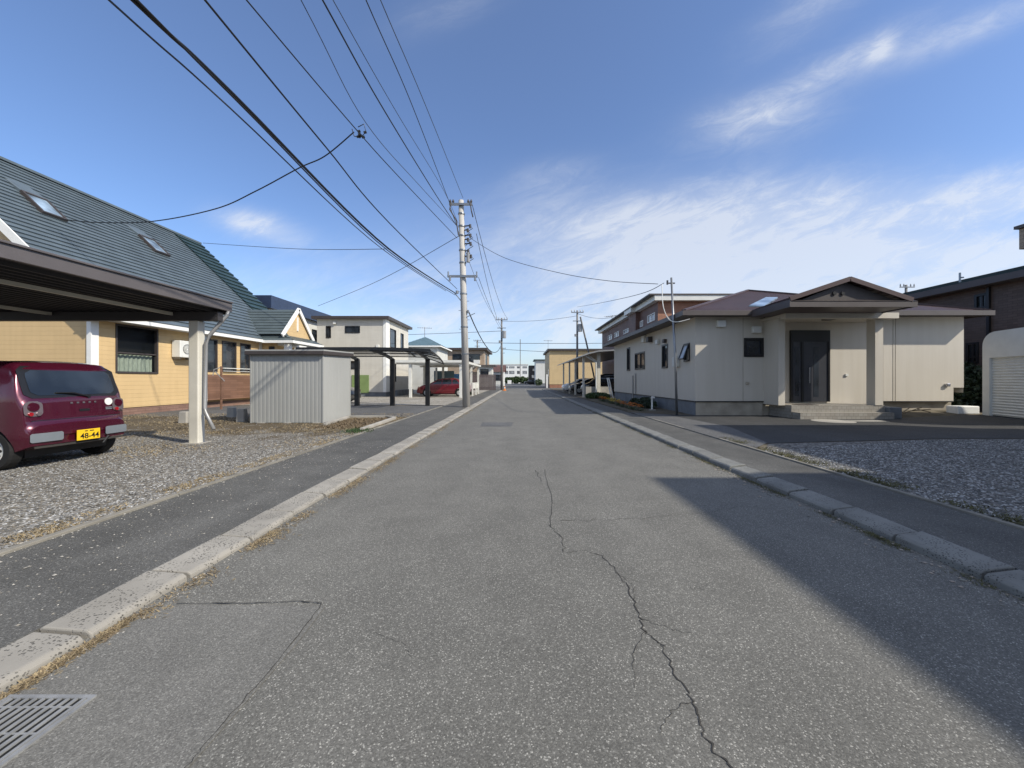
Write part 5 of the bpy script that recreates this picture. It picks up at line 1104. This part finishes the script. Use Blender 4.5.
# ------------------------------------------------------------------ cars
def interp(pts, x):
    if x <= pts[0][0]: return pts[0][1]
    for (a, b), (c, d) in zip(pts, pts[1:]):
        if x <= c: t = (x-a)/(c-a) if c > a else 1; return b+(d-b)*t
    return pts[-1][1]
def make_car(name, label, loc, rotz, paintm, top, L, W, belt, H, wx, wr=.29, rimmat='rim', kei=False, wins=(), tail=True, group=None, rs=None, fs=None, lamps=None):
    t = thing(name, label, 'car', loc, rotz, group)
    def zt(x): return interp(top, x)
    def hw(x, z):
        k = W/2
        if z > belt: k *= 1-.19*((z-belt)/(H-belt))**1.3
        if z < .45: k *= 1-.05*((.45-z)/.2)
        e = .30
        if x < e: k *= 1-.10*((e-x)/e)**2.2
        e2 = .55
        if x > L-e2: k *= 1-.16*((x-L+e2)/e2)**2.2
        return k
    def warp(p):
        x, y, z = p; q = (y/(W/2))**2
        if x < L*.3: x += .05*q*(1-x/(L*.3))
        if x > L*.7: x -= .16*q*((x-L*.7)/(L*.3))
        return V((x, y, z))
    def zb(x):
        b = .24+.10*max(0, 1-x/.25)+.05*max(0, (x-L+.3)/.3)
        for c in wx:
            R = wr+.055
            if abs(x-c) < R: b = max(b, wr+math.sqrt(R*R-(x-c)**2))
        return b
    xs = set([x for x, _ in top]); 
    for i in range(70): xs.add(L*i/69)
    for c in wx:
        for a in range(0, 13): xs.add(c+(wr+.055)*math.cos(math.pi*a/12))
    for (a, b), (c, d) in zip(top, top[1:]):
        if abs(d-b) > .05:
            for i in range(1, 5): xs.add(a+(c-a)*i/5)
    xs = sorted(x for x in xs if 0 <= x <= L); secs = []
    NZ = 12
    for x in xs:
        T, B = zt(x), zb(x); T = max(T, B+.06); rr = min(.13, (T-B)*.4); half = []
        for j in range(NZ): z = B+(T-rr-B)*j/(NZ-1); half.append((hw(x, z), z))
        for j in range(1, 7): a = math.pi/2*j/6; half.append((hw(x, T-rr)-rr+rr*math.cos(a), T-rr+rr*math.sin(a)))
        yl_ = half[-1][0]
        for j in range(1, 5): f = 1-j/4; half.append((yl_*f, T+.018*(1-f*f)*(1 if z > belt else .6)))
        half.insert(0, (hw(x, B)*.6, B)); secs.append(half)
    nh = len(secs[0]); m = MB(); ring = []
    for x, h in zip(xs, secs):
        loop = [warp((x, y, z)) for y, z in h]+[warp((x, -y, z)) for y, z in h[:-1][::-1]]; ring.append(loop)
    nl = len(ring[0]); m.v = [p for l in ring for p in l]
    for i in range(len(xs)-1):
        for j in range(nl-1): a = i*nl+j; m.f.append((a, a+1, a+nl+1, a+nl))
        a = i*nl; m.f.append((a+nl-1, a, a+nl, a+2*nl-1))
    m.f.append(tuple(range(nl))); m.f.append(tuple((len(xs)-1)*nl+j for j in range(nl))[::-1])
    body = m.build('body', paintm, t, local=True, smooth=True, weld=True)
    md = body.modifiers.new('e', 'EDGE_SPLIT'); md.split_angle = math.radians(38)
    m = MB(); m.box(.25, L-.35, -W/2+.18, W/2-.18, .16, .45); m.build('underbody', 'black', t, local=True)
    for c in wx:
        for s in (1, -1):
            y0 = s*(W/2-.10); m = MB(); pr_ = [(wr*.62, .085), (wr*.93, .085), (wr, .055), (wr, -.055), (wr*.93, -.085), (wr*.62, -.085)]
            K = 28; vs = []
            for k in range(K):
                a = 2*math.pi*k/K
                for rr_, dy in pr_: vs.append((c+rr_*math.cos(a), y0+dy, wr+rr_*math.sin(a)))
            m.add(vs, [(k*6+j, k*6+(j+1) % 6, ((k+1) % K)*6+(j+1) % 6, ((k+1) % K)*6+j) for k in range(K) for j in range(6)]); w_ = m.build('wheel', 'tyre', t, local=True, smooth=False)
            m = MB(); yo = y0+s*.07; m.tube([(c, y0-s*.03, wr), (c, yo-s*.01, wr), (c, yo, wr)], [wr*.63, wr*.63, wr*.52], 28); m.build('rim', rimmat, w_, local=True)
            m = MB()
            for k in range(10): a = 2*math.pi*k/10; x_, z_ = c+wr*.42*math.cos(a), wr+wr*.42*math.sin(a); m.tube([(x_, yo-s*.01, z_), (x_, yo+s*.003, z_)], wr*.07, 8)
            m.tube([(c, yo, wr), (c, yo+s*.012, wr)], wr*.14, 12); m.build('rim_holes', 'tyre', w_, local=True)
    def xr(z):     # rear profile
        for (a, b), (c_, d) in zip(top, top[1:]):
            if d >= z: return a+(c_-a)*((z-b)/(d-b) if d > b else 0) if z >= b else a
        return 0
    def rearpatch(nm, mat, y0, y1, z0, z1, off=.006, round_=.0, par=None, nz=8, ny=12):
        m = MB(); g = []
        for j in range(nz+1):
            z = z0+(z1-z0)*j/nz; row = []
            for i in range(ny+1):
                f = i/ny; ya, yb = y0, y1
                if round_:
                    dz_ = min(z-z0, z1-z); 
                    if dz_ < round_: ins = round_-math.sqrt(max(0, round_**2-(round_-dz_)**2)); ya += ins; yb -= ins
                y = ya+(yb-ya)*f; row.append(warp((xr(z)-off, y, z)))
            g.append(row)
        for j in range(nz):
            for i in range(ny): m.quad(g[j][i], g[j][i+1], g[j+1][i+1], g[j+1][i])
        k = m.build(nm, mat, par or t, local=True, smooth=True, weld=True); return k
    def sidepatch(nm, mat, poly, s, off=.008, par=None):
        # poly: (x0,x1 at bottom),(x0,x1 at top), z0,z1
        (a0, a1), (b0, b1), z0, z1 = poly; m = MB(); g = []
        for j in range(7):
            f = j/6; z = z0+(z1-z0)*f; xa, xb = a0+(b0-a0)*f, a1+(b1-a1)*f; g.append([warp((xa+(xb-xa)*i/8, 0, z)) for i in range(9)])
            for i in range(9): x_ = xa+(xb-xa)*i/8; p = warp((x_, s*(hw(x_, z)), z)); g[-1][i] = V((p.x, p.y+s*off, p.z))
        for j in range(6):
            for i in range(8): m.quad(g[j][i], g[j][i+1], g[j+1][i+1], g[j+1][i])
        return m.build(nm, mat, par or t, local=True, smooth=True, weld=True)
    for poly in wins:
        for s in (1, -1): sidepatch('side_window', 'carglass', poly, s)
    if rs: rearpatch('rear_window', 'carglass', -rs[0], rs[0], rs[1], rs[2], .008, .07)
    if fs:   # windscreen
        (xa, xb) = fs; m = MB(); g = []
        for j in range(7):
            x_ = xa+(xb-xa)*j/6; z = zt(x_); w_ = hw(x_, z)-.13; g.append([warp((x_+.004, -w_+2*w_*i/10, z+.02*(1-(abs(i-5)/5)**2)+.008)) for i in range(11)])
        for j in range(6):
            for i in range(10): m.quad(g[j][i], g[j][i+1], g[j+1][i+1], g[j+1][i])
        m.build('windscreen', 'carglass', t, local=True, smooth=True, weld=True)
    if lamps:
        for s in (1, -1):
            m = MB(); xh, zh, yh_ = lamps; 
            m.tube([warp((xh-.05, s*yh_, zh)), warp((xh+.015, s*yh_, zh))], [.11, .09], 14); m.build('headlight', 'lampclear', t, local=True)
    return t, rearpatch, sidepatch, warp, xr
lap = [(0, .46), (.005, .62), (.04, .66), (.05, .70), (.075, .99), (.10, 1.04), (.24, 1.46), (.32, 1.545), (.5, 1.575), (1.2, 1.59), (2.0, 1.575), (2.25, 1.53), (2.78, 1.06), (2.9, 1.0), (3.25, .92), (3.36, .8), (3.40, .6)]
wins = [((.50, 1.05), (.55, 1.05), 1.06, 1.44), ((1.12, 2.0), (1.12, 1.92), 1.06, 1.45), ((2.06, 2.62), (1.98, 2.2), 1.06, 1.44)]
car, rp_, sp__, warp, xr = make_car('car', 'maroon boxy small car parked under the carport, rear to the street', (-6.95, 6.23, .056), math.pi, 'maroon', lap, 3.40, 1.48, 1.03, 1.58, (.52, 2.90), .285, wins=wins, rs=None, fs=(2.3, 2.74))
rp_('rear_window_surround', 'black', -.66, .66, 1.025, 1.50, .004, .08)
rw = rp_('rear_window', 'carglass', -.585, .585, 1.065, 1.44, .010, .08)
for s in (1, -1):
    lp = rp_('tail_light', 'lampclear', s*.592-.105, s*.592+.105, .765, .985, .012, .06)
    m = MB(); c = warp((xr(.90)-.02, s*.592, .90)); m.tube([c+V((.01, 0, 0)), c+V((-.012, 0, 0))], [.068, .06], 20); m.build('red_lens', 'maroon', lp, local=True)
    for dy in (-.06, .05): m = MB(); c = warp((xr(.80)-.02, s*.592+dy*.8, .80)); m.tube([c+V((.01, 0, 0)), c+V((-.012, 0, 0))], .028, 14); m.build('red_lens', 'lampred' if dy > 0 else 'lampclear', lp, local=True)
    rp_('bumper_insert', 'bumper', s*.49-.19, s*.49+.19, .39, .52, .022, .02)
m = MB()
for y0, y1, z0, z1 in ((-.185, .185, .333, .345), (-.185, .185, .333, .345)): pass
pc = V((-.03, -.02, .44)); m.box(-.045, -.03, -.185, .145, .345, .51); pl_ = m.build('number_plate', 'plate', car, local=True, bevel=.004)
def text_mesh(s, size, mat, parent, M4, name='lettering', ext=.0015, bold=0):
    cu = bpy.data.curves.new(name, 'FONT'); cu.body = s; cu.size = size; cu.extrude = ext; cu.offset = bold; cu.align_x = 'CENTER'; cu.align_y = 'CENTER'
    ob = bpy.data.objects.new(name, cu); COL.objects.link(ob); dg = bpy.context.evaluated_depsgraph_get(); me = bpy.data.meshes.new_from_object(ob.evaluated_get(dg)); bpy.data.objects.remove(ob)
    me.transform(M4); me.materials.clear(); me.materials.append(M[mat]); o = bpy.data.objects.new(name, me); COL.objects.link(o); o.parent = parent; return o
# text facing local -x: text right = local -y, up = z
def face(p): return Matrix(((0, 0, -1, p[0]), (-1, 0, 0, p[1]), (0, 1, 0, p[2]), (0, 0, 0, 1)))
text_mesh('48-44', .118, 'ink', pl_, face((-.0475, -.03, .405)), bold=.0012)
m = MB(); m.box(-.047, -.0455, -.09, -.03, .478, .492); m.box(-.047, -.0455, .0, .04, .478, .492); m.build('plate_marks', 'ink', pl_, local=True)
m = MB(); c = warp((xr(.93), -.43, .93)); m.tube([c+V((.005, 0, 0)), c+V((-.012, 0, 0))], .06, 20); m.build('round_sticker', 'white', car, local=True)
rp_('small_badge', 'bumper', -.48, -.37, .80, .815, .01); rp_('small_badge', 'bumper', -.48, -.37, .825, .84, .01)
rp_('tailgate_handle', 'black', -.12, .03, .80, .835, .008)
for i in range(5): y = .13-.085*i; rp_('chrome_letter', 'chrome', y-.017, y+.017, .925, .95, .010, nz=2, ny=2)
m = MB(); q = warp((xr(1.04)-.03, -.12, 1.03)); q2 = warp((xr(1.10)-.025, .30, 1.10)); m.tube([q, (q+q2)/2+V((-.01, 0, .03)), q2], .012, 8); m.tube([q+V((.03, 0, 0)), q+V((-.01, 0, 0))], .025, 10); m.build('rear_wiper', 'black', car, local=True)
rp_('tailgate_seam', 'black', -.62, .62, .695, .705, .004); rp_('tow_slot', 'crack', -.62, .62, .30, .33, .0)
m = MB(); m.tube([(.0, -.36, .36), (.03, -.3, .25)], .02); m.build('exhaust', 'black', car, local=True)
sed = [(0, .5), (.01, .78), (.05, .92), (.5, 1.0), (.95, 1.36), (1.25, 1.44), (2.1, 1.42), (2.5, 1.32), (3.15, .98), (3.8, .86), (4.15, .7), (4.22, .5)]
swin = [((.75, 1.3), (1.0, 1.3), 1.0, 1.32), ((1.38, 2.1), (1.38, 2.05), .98, 1.33), ((2.18, 2.85), (2.13, 2.45), .98, 1.28)]
make_car('car', 'red low car parked under the white carport', (-3.95, 31.2, .06), math.pi, 'redpaint', sed, 4.22, 1.72, .95, 1.44, (.78, 3.35), .3, wins=swin, rs=(.55, .97, 1.30), fs=(2.4, 3.1), lamps=(4.1, .68, .6))
box_ = [(0, .5), (.01, .8), (.06, 1.0), (.2, 1.5), (.35, 1.72), (1.2, 1.78), (2.4, 1.74), (2.7, 1.66), (3.5, 1.08), (3.65, 1.02), (4.1, .88), (4.25, .7), (4.3, .5)]
bwin = [((.45, 1.2), (.5, 1.2), 1.08, 1.58), ((1.3, 2.15), (1.3, 2.1), 1.08, 1.6), ((2.22, 3.2), (2.18, 2.7), 1.08, 1.56)]
make_car('car', 'black van like car nearest in the right carport, nose to the street', (9.3, 32.2, .1), math.pi, 'blackpaint', box_, 4.3, 1.7, 1.04, 1.77, (.8, 3.45), .31, wins=bwin, fs=(2.75, 3.45), lamps=(4.2, .72, .6), group=None)
make_car('car', 'black low car in the middle of the right carport', (8.75, 36.4, .1), math.pi, 'blackpaint', sed, 4.22, 1.72, .95, 1.44, (.78, 3.35), .3, wins=swin, fs=(2.4, 3.1), lamps=(4.1, .68, .6))
make_car('car', 'white car at the far end of the right carport', (8.6, 41.0, .1), math.pi, 'whitepaint', sed, 4.22, 1.72, .95, 1.44, (.78, 3.35), .3, wins=swin, fs=(2.4, 3.1), lamps=(4.1, .68, .6))
make_car('car', 'black car half hidden by the grey shed, under the black carport', (-13.2, 21.6, .06), 0, 'blackpaint', sed, 4.22, 1.72, .95, 1.44, (.78, 3.35), .3, wins=swin, fs=(2.4, 3.1), lamps=(4.15, .68, .62))

make_car('car', 'tiny dark car parked before the distant hedge at the end of the street', (5.4, 120, 0), math.pi, 'blackpaint', sed, 4.22, 1.72, .95, 1.44, (.78, 3.35), .3, wins=swin)
t = thing('traffic_cone', 'orange traffic cone at the foot of the second utility pole', 'cone', (-1.95, 49.3, .0))
m = MB(); m.tube([(-1.95, 49.3, .05), (-1.95, 49.3, .6)], [.14, .04], 14); m.build('cone', 'flowerorange', t); bx('base', 'flowerorange', t, -2.18, -1.72, 49.07, 49.53, 0, .05)
m = MB(); m.tube([(-1.95, 49.3, .3), (-1.95, 49.3, .42)], [.10, .08], 14); m.build('stripe', 'white', t)
t = thing('sign_board', 'small white sign board on two legs before the distant hedge', 'sign', (-2.6, 100, 0)); bx('board', 'white', t, -3.2, -2.2, 100, 100.08, .35, 1.3); bx('leg', 'greymetal', t, -3.1, -3.0, 100, 100.08, 0, .35); bx('leg', 'greymetal', t, -2.4, -2.3, 100, 100.08, 0, .35)
# ------------------------------------------------------------------ neighbours beyond the frame that shade the road
flat_house('grey rendered house standing just outside the view on the right', 8.45, 11.2, -14, 1.95, 5.85, 'beige', 'shedtrim', over=.0, th=.12, sideplus=False)
flat_house('tall grey house beyond the right edge of the view past the first', 11.5, 17, -13, 7.4, 6.0, 'beige', 'shedtrim', over=.0, th=.12, sideplus=False)
